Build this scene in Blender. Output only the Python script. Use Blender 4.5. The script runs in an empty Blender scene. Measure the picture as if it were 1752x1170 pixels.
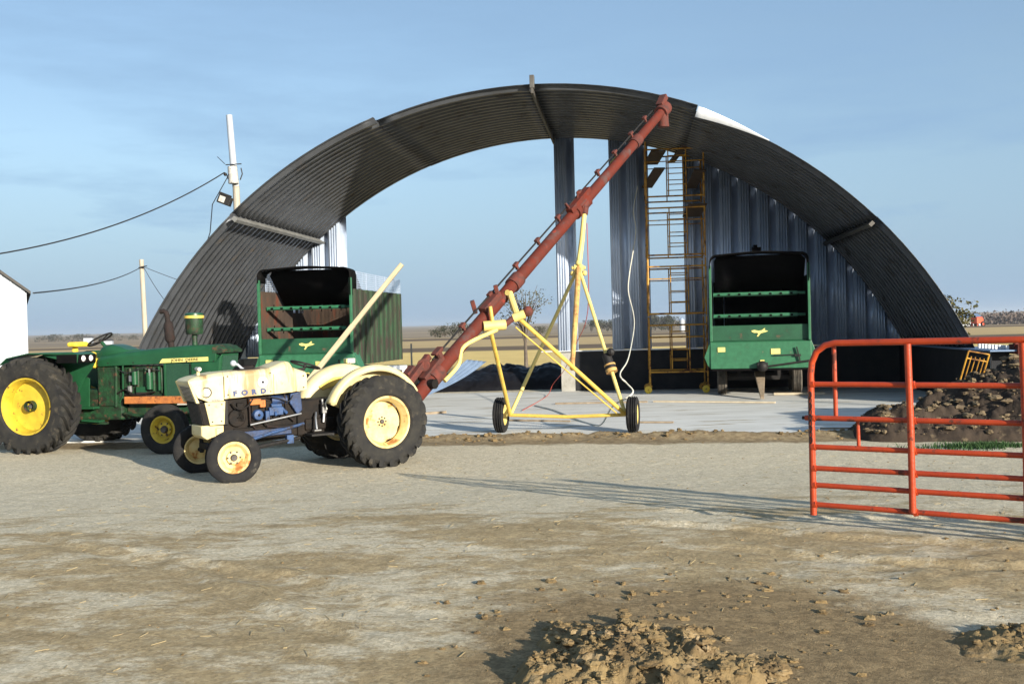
import bpy, math, random
import numpy as np
from mathutils import Vector, Matrix, Euler, noise as mn
random.seed(7)
R = math.radians
S = bpy.context.scene
C = S.collection

# ------------------------------------------------------------------ camera
cam_d = bpy.data.cameras.new('camera')
cam = bpy.data.objects.new('camera', cam_d); C.objects.link(cam); S.camera = cam
cam_d.sensor_width = 36.0; cam_d.lens = 35.0
cam_d.clip_start = 0.1; cam_d.clip_end = 30000
PITCH, ROLL, EYE = 0.0150, 0.0245, 1.9
cp, sp, cr, sr = math.cos(PITCH), math.sin(PITCH), math.cos(ROLL), math.sin(ROLL)
U = Vector((1, 0, 0)); V = Vector((0, sp, cp)); D = Vector((0, cp, -sp))
right = U * cr - V * sr; up = U * sr + V * cr
cam.matrix_world = Matrix(((right.x, up.x, -D.x, 0), (right.y, up.y, -D.y, 0), (right.z, up.z, -D.z, EYE), (0, 0, 0, 1)))

# ------------------------------------------------------------------ light
SUN_AZ, SUN_EL = R(37.5), R(14.5)          # azimuth: to the right of straight behind the camera
sdir = Vector((math.sin(SUN_AZ) * math.cos(SUN_EL), -math.cos(SUN_AZ) * math.cos(SUN_EL), math.sin(SUN_EL)))
sun_d = bpy.data.lights.new('sun', 'SUN'); sun_d.energy = 5.0; sun_d.angle = R(0.7); sun_d.color = (1.0, 0.925, 0.79)
sun = bpy.data.objects.new('sun', sun_d); C.objects.link(sun); sun.location = (20, -20, 30)
sun.rotation_euler = sdir.to_track_quat('Z', 'Y').to_euler()
W = bpy.data.worlds.new('World'); S.world = W; W.use_nodes = True
nt = W.node_tree; nt.nodes.clear()
out = nt.nodes.new('ShaderNodeOutputWorld'); bg = nt.nodes.new('ShaderNodeBackground')
sky = nt.nodes.new('ShaderNodeTexSky'); sky.sky_type = 'NISHITA'; sky.sun_disc = False
sky.sun_elevation = SUN_EL; sky.sun_rotation = math.atan2(sdir.x, sdir.y)
sky.altitude = 300; sky.air_density = 1.0; sky.dust_density = 1.6; sky.ozone_density = 1.5
bg.inputs['Strength'].default_value = 0.10
# thin cirrus veil: paler wisps in the sky itself
tc = nt.nodes.new('ShaderNodeTexCoord'); mp = nt.nodes.new('ShaderNodeMapping'); mp.inputs['Scale'].default_value = (1.6, 1.6, 9.0)
mp.inputs['Rotation'].default_value = (0.1, 0.25, 0)
nz = nt.nodes.new('ShaderNodeTexNoise'); nz.inputs['Scale'].default_value = 2.2; nz.inputs['Detail'].default_value = 7; nz.inputs['Roughness'].default_value = 0.6
rp = nt.nodes.new('ShaderNodeValToRGB'); rp.color_ramp.elements[0].position = 0.38; rp.color_ramp.elements[1].position = 0.78
rp.color_ramp.elements[0].color = (0.30, 0.30, 0.30, 1); rp.color_ramp.elements[1].color = (0.95, 0.95, 0.95, 1)
mx = nt.nodes.new('ShaderNodeMix'); mx.data_type = 'RGBA'; mx.inputs[7].default_value = (1.58, 2.55, 3.80, 1)
tint = nt.nodes.new('ShaderNodeMix'); tint.data_type = 'RGBA'; tint.blend_type = 'MULTIPLY'; tint.inputs[0].default_value = 1.0
tint.inputs[7].default_value = (1.0, 1.0, 1.0, 1)
nt.links.new(tc.outputs['Generated'], mp.inputs['Vector']); nt.links.new(mp.outputs[0], nz.inputs['Vector'])
nt.links.new(nz.outputs['Fac'], rp.inputs[0]); 
sepw = nt.nodes.new('ShaderNodeSeparateXYZ'); nt.links.new(tc.outputs['Generated'], sepw.inputs[0])
hz = nt.nodes.new('ShaderNodeMapRange'); hz.interpolation_type = 'SMOOTHSTEP'
for k_, v_ in (('From Min', 0.0), ('From Max', 0.30), ('To Min', 0.85), ('To Max', 0.0)): hz.inputs[k_].default_value = v_
nt.links.new(sepw.outputs[2], hz.inputs['Value'])
mxm = nt.nodes.new('ShaderNodeMath'); mxm.operation = 'MAXIMUM'; nt.links.new(rp.outputs[0], mxm.inputs[0]); nt.links.new(hz.outputs[0], mxm.inputs[1])
nt.links.new(mxm.outputs[0], mx.inputs[0])
nt.links.new(sky.outputs[0], tint.inputs[6]); nt.links.new(tint.outputs[2], mx.inputs[6]); nt.links.new(mx.outputs[2], bg.inputs['Color'])
nt.links.new(bg.outputs[0], out.inputs[0])
S.view_settings.view_transform = 'Standard'; S.view_settings.look = 'None'; S.view_settings.exposure = 0.92
S.view_settings.gamma = 1; S.view_settings.use_curve_mapping = False

# ------------------------------------------------------------------ materials
MATS = {}
def pm(name, c1, c2=None, scale=6.0, rough=0.6, metal=0.0, bump=0.0, bscale=40.0, c3=None, s3=3.0, t3=0.6, w3=0.08,
       stretch=(1, 1, 1), detail=6, lo=0.35, hi=0.65, spec=0.4, c4=None, s4=8.0, t4=0.62, stretch4=(1, 1, 1)):
    m = bpy.data.materials.new(name); m.use_nodes = True; n = m.node_tree; b = n.nodes['Principled BSDF']
    b.inputs['Roughness'].default_value = rough; b.inputs['Metallic'].default_value = metal
    b.inputs['Specular IOR Level'].default_value = spec
    tc = n.nodes.new('ShaderNodeTexCoord'); mp = n.nodes.new('ShaderNodeMapping'); mp.inputs['Scale'].default_value = stretch
    n.links.new(tc.outputs['Object'], mp.inputs['Vector'])
    def noise(sc, det=detail, vec=mp):
        z = n.nodes.new('ShaderNodeTexNoise'); z.inputs['Scale'].default_value = sc; z.inputs['Detail'].default_value = det
        z.inputs['Roughness'].default_value = 0.62
        n.links.new(vec.outputs[0], z.inputs['Vector']); return z
    def ramp(src, a, c):
        r = n.nodes.new('ShaderNodeMapRange'); r.inputs['From Min'].default_value = a; r.inputs['From Max'].default_value = c
        n.links.new(src, r.inputs['Value']); return r
    def mix(fac, A, B):
        x = n.nodes.new('ShaderNodeMix'); x.data_type = 'RGBA'; n.links.new(fac, x.inputs[0])
        for k, q in ((6, A), (7, B)):
            if isinstance(q, tuple): x.inputs[k].default_value = (*q, 1)
            else: n.links.new(q, x.inputs[k])
        return x.outputs[2]
    col = mix(ramp(noise(scale).outputs['Fac'], lo, hi).outputs[0], c1, c2 or tuple(v * 0.8 for v in c1))
    rfac = None
    if c3:
        f = ramp(noise(s3, 8).outputs['Fac'], t3, t3 + w3).outputs[0]; col = mix(f, col, c3); rfac = f
    if c4:
        mp4 = n.nodes.new('ShaderNodeMapping'); mp4.inputs['Scale'].default_value = stretch4; n.links.new(tc.outputs['Object'], mp4.inputs['Vector'])
        col = mix(ramp(noise(s4, 8, mp4).outputs['Fac'], t4, t4 + 0.1).outputs[0], col, c4)
    n.links.new(col, b.inputs['Base Color'])
    if rfac is not None:
        rr = n.nodes.new('ShaderNodeMapRange'); rr.inputs['To Min'].default_value = rough; rr.inputs['To Max'].default_value = 0.9
        n.links.new(rfac, rr.inputs['Value']); n.links.new(rr.outputs[0], b.inputs['Roughness'])
    if bump:
        bp = n.nodes.new('ShaderNodeBump'); bp.inputs['Strength'].default_value = bump; bp.inputs['Distance'].default_value = 0.02
        n.links.new(noise(bscale, 5).outputs['Fac'], bp.inputs['Height']); n.links.new(bp.outputs[0], b.inputs['Normal'])
    MATS[name] = m; return m

RUST = (0.16, 0.055, 0.02)
M = dict(
 cream=pm('cream_paint', (0.66, 0.57, 0.32), (0.55, 0.44, 0.21), 3.5, 0.5, c3=(0.42, 0.27, 0.10), s3=4.5, t3=0.61, w3=0.12, bump=0.08),
 cream_hood=pm('cream_hood_paint', (0.62, 0.55, 0.33), (0.52, 0.44, 0.24), 3.0, 0.45, c3=(0.45, 0.30, 0.12), s3=5, t3=0.63, w3=0.12, bump=0.05, c4=(0.26, 0.17, 0.07), s4=1.7, t4=0.545, stretch4=(3.4, 0.3, 0.5)),
 rim_cream=pm('cream_rim_paint', (0.66, 0.55, 0.27), (0.55, 0.39, 0.14), 5.0, 0.55, c3=(0.30, 0.12, 0.03), s3=6, t3=0.55, w3=0.10, bump=0.08),
 jd=pm('green_tractor_paint', (0.013, 0.075, 0.030), (0.010, 0.055, 0.023), 4.0, 0.38, c3=(0.09, 0.06, 0.03), s3=7, t3=0.66, w3=0.06, bump=0.06),
 jd_dirty=pm('oily_green_paint', (0.011, 0.055, 0.02), (0.012, 0.014, 0.009), 9.0, 0.55, c3=(0.08, 0.035, 0.018), s3=8, t3=0.55, w3=0.1, bump=0.3),
 screen=pm('green_screen', (0.018, 0.075, 0.04), (0.012, 0.05, 0.03), 40, 0.7, bump=0.4, bscale=120),
 jd_yellow=pm('yellow_wheel_paint', (0.56, 0.41, 0.035), (0.44, 0.30, 0.025), 5.0, 0.5, c3=(0.10, 0.05, 0.02), s3=11, t3=0.61, w3=0.05, bump=0.12),
 seat=pm('yellow_seat_vinyl', (0.80, 0.58, 0.06), (0.70, 0.48, 0.05), 8, 0.5, bump=0.1),
 decal=pm('yellow_decal', (0.70, 0.60, 0.16), (0.60, 0.52, 0.2), 12, 0.5),
 orange=pm('rusty_orange_paint', (0.48, 0.17, 0.04), (0.30, 0.10, 0.03), 12, 0.7, c3=RUST, s3=14, t3=0.55, bump=0.2),
 blue_dark=pm('dirty_blue_paint', (0.02, 0.05, 0.14), (0.015, 0.02, 0.04), 9, 0.5, bump=0.2),
 blue=pm('blue_engine_paint', (0.025, 0.07, 0.19), (0.02, 0.04, 0.09), 9, 0.5, c3=(0.03, 0.02, 0.015), s3=9, t3=0.55, w3=0.12, bump=0.2),
 grease=pm('greasy_iron', (0.006, 0.0055, 0.0055), (0.016, 0.011, 0.008), 9, 0.7, spec=0.2, bump=0.4),
 iron=pm('dark_iron', (0.011, 0.011, 0.012), (0.022, 0.019, 0.017), 12, 0.6, spec=0.25, bump=0.2),
 manifold=pm('rusty_manifold', (0.022, 0.011, 0.009), (0.012, 0.009, 0.008), 12, 0.85, bump=0.3),
 chrome=pm('dull_bright_metal', (0.5, 0.5, 0.5), (0.35, 0.35, 0.35), 8, 0.35, 0.9),
 lens=pm('lamp_glass', (0.75, 0.75, 0.72), (0.6, 0.6, 0.6), 20, 0.15),
 tyre=pm('tractor_tyre_rubber', (0.016, 0.016, 0.017), (0.032, 0.030, 0.026), 6, 0.85, bump=0.25, spec=0.2, c3=(0.07, 0.06, 0.045), s3=8, t3=0.58, w3=0.15),
 tyre_new=pm('tyre_rubber', (0.012, 0.012, 0.014), (0.022, 0.021, 0.02), 8, 0.85, spec=0.2, bump=0.2, c3=(0.10, 0.09, 0.075), s3=9, t3=0.60, w3=0.15),
 tyre_dusty=pm('dusty_tyre_rubber', (0.13, 0.115, 0.095), (0.06, 0.055, 0.048), 9, 0.9, spec=0.15, bump=0.2),
 hub=pm('dusty_hub_iron', (0.10, 0.09, 0.08), (0.05, 0.04, 0.035), 14, 0.7, bump=0.2),
 letter=pm('blue_black_letters', (0.04, 0.06, 0.16), None, 10, 0.5),
 auger=pm('faded_red_paint', (0.120, 0.019, 0.010), (0.080, 0.022, 0.016), 4, 0.75, spec=0.2, c3=(0.085, 0.055, 0.052), s3=3, t3=0.54, w3=0.12, bump=0.2, c4=(0.24, 0.028, 0.014), s4=4, t4=0.60),
 auger_rust=pm('rusted_red_steel', (0.13, 0.028, 0.018), (0.055, 0.022, 0.018), 9, 0.8, bump=0.3),
 pipe=pm('chalky_yellow_paint', (0.62, 0.44, 0.09), (0.52, 0.34, 0.06), 5, 0.55, c3=(0.30, 0.12, 0.04), s3=9, t3=0.62, w3=0.07, bump=0.1),
 pipe_pale=pm('pale_yellow_paint', (0.66, 0.54, 0.19), (0.58, 0.44, 0.13), 5, 0.55, c3=(0.35, 0.16, 0.06), s3=9, t3=0.66, w3=0.07, bump=0.1),
 pipe_rust=pm('rust_stained_yellow_paint', (0.56, 0.38, 0.12), (0.36, 0.17, 0.06), 5, 0.7, c3=RUST, s3=8, t3=0.6, bump=0.2),
 gate=pm('orange_red_gate_paint', (0.44, 0.055, 0.013), (0.34, 0.040, 0.012), 5, 0.42, c3=(0.11, 0.032, 0.02), s3=8, t3=0.59, w3=0.06, bump=0.15),
 scaf=pm('yellow_scaffold_paint', (0.58, 0.30, 0.03), (0.34, 0.15, 0.02), 3, 0.5, c3=(0.12, 0.05, 0.02), s3=6, t3=0.52, w3=0.1, bump=0.1),
 plank=pm('dark_plank_wood', (0.10, 0.065, 0.04), (0.05, 0.033, 0.022), 5, 0.85, stretch=(8, 1, 8), bump=0.3),
 wood=pm('weathered_pale_wood', (0.50, 0.42, 0.28), (0.40, 0.32, 0.20), 5, 0.8, stretch=(6, 6, 0.6), bump=0.2),
 pole=pm('pole_wood', (0.44, 0.40, 0.33), (0.30, 0.26, 0.20), 4, 0.85, stretch=(6, 6, 0.4), bump=0.3, c3=(0.16, 0.12, 0.09), s3=6, t3=0.62),
 wagon=pm('green_wagon_paint', (0.014, 0.075, 0.035), (0.010, 0.055, 0.026), 6, 0.5, c3=(0.09, 0.06, 0.035), s3=6, t3=0.64, w3=0.08, bump=0.1),
 wagon_panel=pm('bright_green_wagon_paint', (0.030, 0.135, 0.065), (0.022, 0.10, 0.048), 8, 0.45, c3=(0.12, 0.14, 0.09), s3=8, t3=0.64, w3=0.08, bump=0.1),
 wagon_side=pm('stained_green_siding', (0.014, 0.055, 0.020), (0.022, 0.030, 0.015), 3, 0.6, stretch=(1, 3, 0.35), c3=(0.03, 0.022, 0.018), s3=5, t3=0.47, w3=0.1, bump=0.15),
 beater=pm('green_beater_paint', (0.025, 0.14, 0.07), (0.018, 0.10, 0.045), 8, 0.5, bump=0.1),
 rusty_in=pm('rusty_inner_sheet', (0.035, 0.023, 0.017), (0.075, 0.05, 0.034), 3, 0.85, stretch=(1, 1, 0.4), c3=(0.11, 0.03, 0.014), s3=3, t3=0.55, w3=0.12, bump=0.3),
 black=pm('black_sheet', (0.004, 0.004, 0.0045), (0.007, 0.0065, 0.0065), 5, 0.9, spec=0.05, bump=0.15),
 galv=pm('galvanised_steel', (0.60, 0.68, 0.82), (0.46, 0.54, 0.68), 3, 0.40, 0.35, stretch=(1, 1, 0.3), bump=0.06, c3=(0.40, 0.46, 0.56), s3=2, t3=0.58),  # blue skylight on the shaded rear wall is mixed into this base colour
 arch=pm('galvanised_roof_steel', (0.098, 0.104, 0.115), (0.068, 0.072, 0.079), 1.6, 0.42, 0.6, c3=(0.075, 0.06, 0.045), s3=1.6, t3=0.60, w3=0.14, bump=0.06),
 seam=pm('dark_seam_steel', (0.12, 0.115, 0.105), (0.08, 0.07, 0.06), 5, 0.6, 0.5, bump=0.1),
 seam_light=pm('grey_seam_steel', (0.26, 0.26, 0.25), (0.18, 0.18, 0.17), 5, 0.6, 0.4, bump=0.1),
 trim=pm('bright_zinc_trim', (0.72, 0.74, 0.76), (0.6, 0.62, 0.66), 5, 0.45, 0.3),
 sheet=pm('blue_grey_sheet', (0.17, 0.24, 0.36), (0.14, 0.20, 0.30), 6, 0.5, 0.3, bump=0.08),
 conc=pm('concrete', (0.36, 0.35, 0.32), (0.28, 0.27, 0.24), 4, 0.9, bump=0.25, c3=(0.2, 0.18, 0.15), s3=2, t3=0.6),
 wall_black=pm('black_wall_sheet', (0.012, 0.013, 0.016), (0.022, 0.022, 0.024), 3, 0.7, bump=0.3, spec=0.25),
 white=pm('white_painted_steel', (0.40, 0.43, 0.47), (0.36, 0.39, 0.43), 2, 0.5, 0.0, bump=0.03),
 roofdark=pm('dark_roof_edge', (0.06, 0.055, 0.05), None, 5, 0.7),
 plastic=pm('black_plastic', (0.005, 0.005, 0.007), (0.008, 0.008, 0.010), 5, 0.35, spec=0.25, bump=0.5, bscale=6),
 wire=pm('black_cable', (0.02, 0.02, 0.022), None, 5, 0.6),
 rope=pm('white_cord', (0.70, 0.68, 0.58), None, 5, 0.7),
 redrope=pm('red_cord', (0.5, 0.08, 0.05), None, 5, 0.7),
 ceramic=pm('pale_grey_housing', (0.5, 0.49, 0.45), (0.35, 0.33, 0.3), 9, 0.6, c3=(0.1, 0.08, 0.07), s3=14, t3=0.58),
 soil=pm('brown_soil', (0.23, 0.165, 0.08), (0.14, 0.095, 0.048), 5, 0.95, bump=0.8, bscale=22, c3=(0.34, 0.25, 0.14), s3=7, t3=0.56, w3=0.12, detail=9, spec=0.15),
 soil_dark=pm('dark_soil', (0.060, 0.044, 0.032), (0.032, 0.024, 0.019), 4, 0.95, bump=0.8, bscale=14, c3=(0.16, 0.12, 0.075), s3=3.5, t3=0.60, w3=0.1, detail=9, spec=0.15),
 clod_light=pm('tan_soil', (0.20, 0.15, 0.09), (0.10, 0.075, 0.05), 5, 0.95, bump=0.8, bscale=18, detail=9, spec=0.15),
 stick=pm('grey_brown_stick', (0.30, 0.24, 0.17), (0.2, 0.15, 0.1), 6, 0.9),
 lumber=pm('pale_lumber', (0.55, 0.47, 0.34), (0.42, 0.35, 0.25), 5, 0.85),
 grass=pm('green_grass', (0.025, 0.065, 0.020), (0.045, 0.085, 0.028), 4, 0.8, spec=0.2),
 leaf=pm('dark_autumn_leaf', (0.06, 0.065, 0.025), (0.09, 0.075, 0.03), 0.6, 0.85, spec=0.2),
 leaf_sparse=pm('sparse_olive_leaf', (0.07, 0.075, 0.04), (0.10, 0.09, 0.05), 1, 0.85, spec=0.2),
 leaf_far=pm('far_tree_leaf', (0.045, 0.055, 0.035), (0.075, 0.065, 0.045), 0.15, 0.9, spec=0.1),
 bark=pm('grey_bark', (0.14, 0.115, 0.09), (0.09, 0.07, 0.055), 5, 0.9, bump=0.3),
 red_far=pm('orange_red_machine', (0.60, 0.09, 0.035), (0.5, 0.07, 0.03), 1, 0.5),
)

def stain_band(m, x0, x1, col):
    n = m.node_tree; b = n.nodes['Principled BSDF']; src = b.inputs['Base Color'].links[0].from_socket
    tc = n.nodes.new('ShaderNodeTexCoord'); sp_ = n.nodes.new('ShaderNodeSeparateXYZ'); n.links.new(tc.outputs['Object'], sp_.inputs[0])
    z = n.nodes.new('ShaderNodeTexNoise'); z.inputs['Scale'].default_value = 9; z.inputs['Detail'].default_value = 8
    mp = n.nodes.new('ShaderNodeMapping'); mp.inputs['Scale'].default_value = (2.2, 1, .5); n.links.new(tc.outputs['Object'], mp.inputs[0]); n.links.new(mp.outputs[0], z.inputs['Vector'])
    def mth(op, a, c, cl=False):
        k = n.nodes.new('ShaderNodeMath'); k.operation = op; k.use_clamp = cl
        for i, q in ((0, a), (1, c)):
            if isinstance(q, (int, float)): k.inputs[i].default_value = q
            else: n.links.new(q, k.inputs[i])
        return k.outputs[0]
    d = mth('ABSOLUTE', mth('SUBTRACT', sp_.outputs[0], (x0 + x1) / 2), 0); f = mth('SUBTRACT', 1.0, mth('DIVIDE', d, (x1 - x0) / 2), True)
    f = mth('MULTIPLY', mth('SUBTRACT', mth('ADD', mth('MULTIPLY', f, .55), z.outputs['Fac']), 0.62), 3.2, True)
    x = n.nodes.new('ShaderNodeMix'); x.data_type = 'RGBA'; n.links.new(mth('MULTIPLY', f, .8), x.inputs[0]); n.links.new(src, x.inputs[6]); x.inputs[7].default_value = (*col, 1)
    n.links.new(x.outputs[2], b.inputs['Base Color'])
stain_band(M['cream_hood'], 1.50, 1.98, (0.24, 0.14, 0.05))

# ------------------------------------------------------------------ mesh builder
def frame(d):
    d = d.normalized(); a = Vector((0, 0, 1)) if abs(d.z) < 0.9 else Vector((1, 0, 0))
    x = d.cross(a).normalized(); return x, d.cross(x).normalized()
class MB:
    def __init__(s): s.v = []; s.f = []
    def add(s, vs, fs, mat=None):
        o = len(s.v)
        s.v += [tuple(mat @ Vector(p)) if mat else tuple(p) for p in vs]; s.f += [tuple(i + o for i in f) for f in fs]; return s
    def box(s, cx, cy, cz, sx, sy, sz, mat=None):
        v = [(cx + a * sx / 2, cy + b * sy / 2, cz + c * sz / 2) for a in (-1, 1) for b in (-1, 1) for c in (-1, 1)]
        return s.add(v, [(0, 1, 3, 2), (4, 6, 7, 5), (0, 4, 5, 1), (2, 3, 7, 6), (0, 2, 6, 4), (1, 5, 7, 3)], mat)
    def span(s, x0, x1, y0, y1, z0, z1, mat=None):
        return s.box((x0 + x1) / 2, (y0 + y1) / 2, (z0 + z1) / 2, x1 - x0, y1 - y0, z1 - z0, mat)
    def bar(s, p, q, w, h, upv=None):
        p, q = Vector(p), Vector(q); d = (q - p).normalized()
        if upv is None: x, y = frame(d)
        else: x = d.cross(Vector(upv)).normalized(); y = x.cross(d).normalized()
        v = [tuple(c + x * a * w / 2 + y * b * h / 2) for c in (p, q) for a, b in ((-1, -1), (1, -1), (1, 1), (-1, 1))]
        return s.add(v, [(0, 1, 2, 3), (7, 6, 5, 4), (0, 4, 5, 1), (1, 5, 6, 2), (2, 6, 7, 3), (3, 7, 4, 0)])
    def tube(s, pts, r, seg=10, caps=True):
        pts = [Vector(p) for p in pts]; n = len(pts); rs = r if isinstance(r, (list, tuple)) else [r] * n
        x, y = frame(pts[1] - pts[0]); vs = []; fs = []
        for i, p in enumerate(pts):
            d = (pts[min(i + 1, n - 1)] - pts[max(i - 1, 0)]).normalized()
            x = (x - d * x.dot(d)).normalized(); y = d.cross(x)
            for k in range(seg):
                a = 2 * math.pi * k / seg; vs.append(p + (x * math.cos(a) + y * math.sin(a)) * rs[i])
        for i in range(n - 1):
            for k in range(seg):
                a = i * seg + k; b = i * seg + (k + 1) % seg; fs.append((a, b, b + seg, a + seg))
        if caps: fs += [tuple(range(seg))[::-1], tuple(range((n - 1) * seg, n * seg))]
        return s.add(vs, fs)
    def lathe(s, prof, seg=32, mat=None, a0=0.0, a1=2 * math.pi, mod=None):
        """prof: (radius, y) along local Y axis; angle measured from +x towards +z"""
        full = abs(a1 - a0 - 2 * math.pi) < 1e-6; m = seg if full else seg + 1; vs = []; fs = []
        for i in range(m):
            a = a0 + (a1 - a0) * i / seg
            for j, (r, y) in enumerate(prof):
                rr = r if mod is None else mod(j, a, r)
                vs.append((rr * math.cos(a), y, rr * math.sin(a)))
        k = len(prof)
        for i in range(seg):
            for j in range(k - 1):
                a = i * k + j; b = ((i + 1) % m) * k + j; fs.append((a, a + 1, b + 1, b))
        return s.add(vs, fs, mat)
    def prism(s, poly, y0, y1, mat=None):
        n = len(poly); vs = [(x, y0, z) for x, z in poly] + [(x, y1, z) for x, z in poly]
        fs = [tuple(range(n)), tuple(range(2 * n - 1, n - 1, -1))] + [(i, i + n, (i + 1) % n + n, (i + 1) % n) for i in range(n)]
        return s.add(vs, fs, mat)
    def loft(s, secs, seg=6, mat=None):
        """secs: (x, halfwidth, z0, z1, r) rounded top corners, flat bottom"""
        vs = []; n = 2 * (seg + 1) + 2
        for x, w, z0, z1, r in secs:
            vs.append((x, -w, z0))
            for i in range(seg + 1):
                a = math.pi - (math.pi / 2) * i / seg; vs.append((x, -w + r + r * math.cos(a), z1 - r + r * math.sin(a)))
            for i in range(seg + 1):
                a = math.pi / 2 - (math.pi / 2) * i / seg; vs.append((x, w - r + r * math.cos(a), z1 - r + r * math.sin(a)))
            vs.append((x, w, z0))
        fs = []
        for j in range(len(secs) - 1):
            for i in range(n):
                a = j * n + i; b = j * n + (i + 1) % n; fs.append((a, b, b + n, a + n))
        fs += [tuple(range(n)), tuple(range((len(secs) - 1) * n, len(secs) * n))[::-1]]
        return s.add(vs, fs, mat)
    def ball(s, c, r, seg=12, sc=(1, 1, 1)):
        vs = []; fs = []
        for i in range(seg + 1):
            t = math.pi * i / seg
            for k in range(seg):
                a = 2 * math.pi * k / seg
                vs.append((c[0] + r * sc[0] * math.sin(t) * math.cos(a), c[1] + r * sc[1] * math.sin(t) * math.sin(a), c[2] + r * sc[2] * math.cos(t)))
        for i in range(seg):
            for k in range(seg):
                a = i * seg + k; b = i * seg + (k + 1) % seg; fs.append((a, b, b + seg, a + seg))
        return s.add(vs, fs)
    def build(s, name, mat, parent=None, smooth=35, bevel=0, solid=0, loc=None, rot=None, offset=0):
        me = bpy.data.meshes.new(name); me.from_pydata(s.v, [], s.f); me.validate(); me.update()
        import bmesh
        b = bmesh.new(); b.from_mesh(me); bmesh.ops.remove_doubles(b, verts=b.verts, dist=1e-5)
        if not solid: bmesh.ops.recalc_face_normals(b, faces=b.faces)
        b.to_mesh(me); b.free()
        if smooth:
            me.polygons.foreach_set('use_smooth', [True] * len(me.polygons)); me.set_sharp_from_angle(angle=R(smooth))
        me.materials.append(M[mat] if isinstance(mat, str) else mat)
        o = bpy.data.objects.new(name, me); C.objects.link(o)
        if parent is not None: o.parent = parent
        if loc is not None: o.location = loc
        if rot is not None: o.rotation_euler = rot
        if solid:
            q = o.modifiers.new('thick', 'SOLIDIFY'); q.thickness = solid; q.offset = offset
        if bevel:
            q = o.modifiers.new('bevel', 'BEVEL'); q.width = bevel; q.segments = 2; q.limit_method = 'ANGLE'; q.angle_limit = R(40)
        return o
def tag(o, label=None, cat=None, group=None, kind=None):
    if label: o['label'] = label
    if cat: o['category'] = cat
    if group: o['group'] = group
    if kind: o['kind'] = kind
    return o
def thing(name, label, cat, loc=(0, 0, 0), rz=0, group=None):
    o = bpy.data.objects.new(name, None); C.objects.link(o); o.location = loc; o.rotation_euler = (0, 0, rz); o.empty_display_size = 0.3
    return tag(o, label, cat, group)
def copy_tree(o, parent=None):
    c = o.copy(); C.objects.link(c); c.parent = parent
    for ch in [q for q in bpy.data.objects if q.parent == o]: copy_tree(ch, c)
    return c
def text_mesh(name, s, size, mat, parent, loc, rot, depth=0.002, sx=1.0, bold=0.0):
    cu = bpy.data.curves.new(name, 'FONT'); cu.body = s; cu.size = size; cu.extrude = depth; cu.align_x = 'CENTER'; cu.align_y = 'CENTER'; cu.offset = bold
    t = bpy.data.objects.new(name, cu); C.objects.link(t); bpy.context.view_layer.update()
    me = bpy.data.meshes.new_from_object(t.evaluated_get(bpy.context.evaluated_depsgraph_get())); bpy.data.objects.remove(t)
    me.name = name; me.materials.clear(); me.materials.append(M[mat])
    o = bpy.data.objects.new(name, me); C.objects.link(o); o.parent = parent; o.location = loc; o.rotation_euler = rot; o.scale = (sx, 1, 1)
    return o
def curve(pts, k=6):
    P = [Vector(p) for p in pts]; P = [P[0]] + P + [P[-1]]; o = []
    for i in range(1, len(P) - 2):
        a, b, c, d = P[i - 1], P[i], P[i + 1], P[i + 2]
        for j in range(k):
            t = j / k; o.append(.5 * ((2 * b) + (c - a) * t + (2 * a - 5 * b + 4 * c - d) * t * t + (3 * b - a - 3 * c + d) * t ** 3))
    return o + [P[-1]]
def sag(p, q, drop, n=24):
    p, q = Vector(p), Vector(q)
    return [p.lerp(q, i / n) - Vector((0, 0, drop * 4 * (i / n) * (1 - i / n))) for i in range(n + 1)]

# ------------------------------------------------------------------ terrain
_rng = np.random.RandomState(5)
_tab = _rng.rand(256, 256)
def vn(x, y, f, seed=0):
    x = x * f + seed * 17.3; y = y * f + seed * 9.1
    xi = np.floor(x).astype(int); yi = np.floor(y).astype(int); fx = x - xi; fy = y - yi
    fx = fx * fx * (3 - 2 * fx); fy = fy * fy * (3 - 2 * fy)
    g = lambda a, b: _tab[a % 256, b % 256]
    return (g(xi, yi) * (1 - fx) + g(xi + 1, yi) * fx) * (1 - fy) + (g(xi, yi + 1) * (1 - fx) + g(xi + 1, yi + 1) * fx) * fy
def fbm(x, y, f, o=4, seed=0, gain=0.5):
    t = 0; a = 1; n = 0
    for i in range(o): t = t + a * vn(x, y, f * 2 ** i, seed + i); n += a; a *= gain
    return t / n
def sst(a, b, x): t = np.clip((x - a) / (b - a), 0, 1); return t * t * (3 - 2 * t)
def base_h(x, y):
    x = np.asarray(x, float); y = np.asarray(y, float)
    h = 0.25 * (1 - sst(7.5, 13.5, y))
    r = np.sqrt(x * x + y * y)
    h = h - 5.0 * sst(150, 800, r) + 9.0 * sst(900, 3000, r) + 22 * sst(3000, 9000, r)
    h = h + sst(60, 500, r) * (fbm(x, y, 1 / 420., 3, 3) - 0.5) * 3.0
    h = h + sst(1000, 3000, r) * (fbm(x, y, 1 / 1500., 3, 8) - 0.5) * 10.0
    return h
TH = -0.12; BO = Vector((0.6, 22.5, 0))
def bl(x, y, z=0.0):       # building-local to world
    return Vector((BO.x + x * math.cos(TH) - y * math.sin(TH), BO.y + x * math.sin(TH) + y * math.cos(TH), z))
def slab_mask(x, y):
    dx = x - BO.x; dy = y - BO.y; lx = dx * math.cos(TH) + dy * math.sin(TH); ly = -dx * math.sin(TH) + dy * math.cos(TH)
    return lx, ly
def gz(x, y): return float(base_h(x, y))
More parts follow.
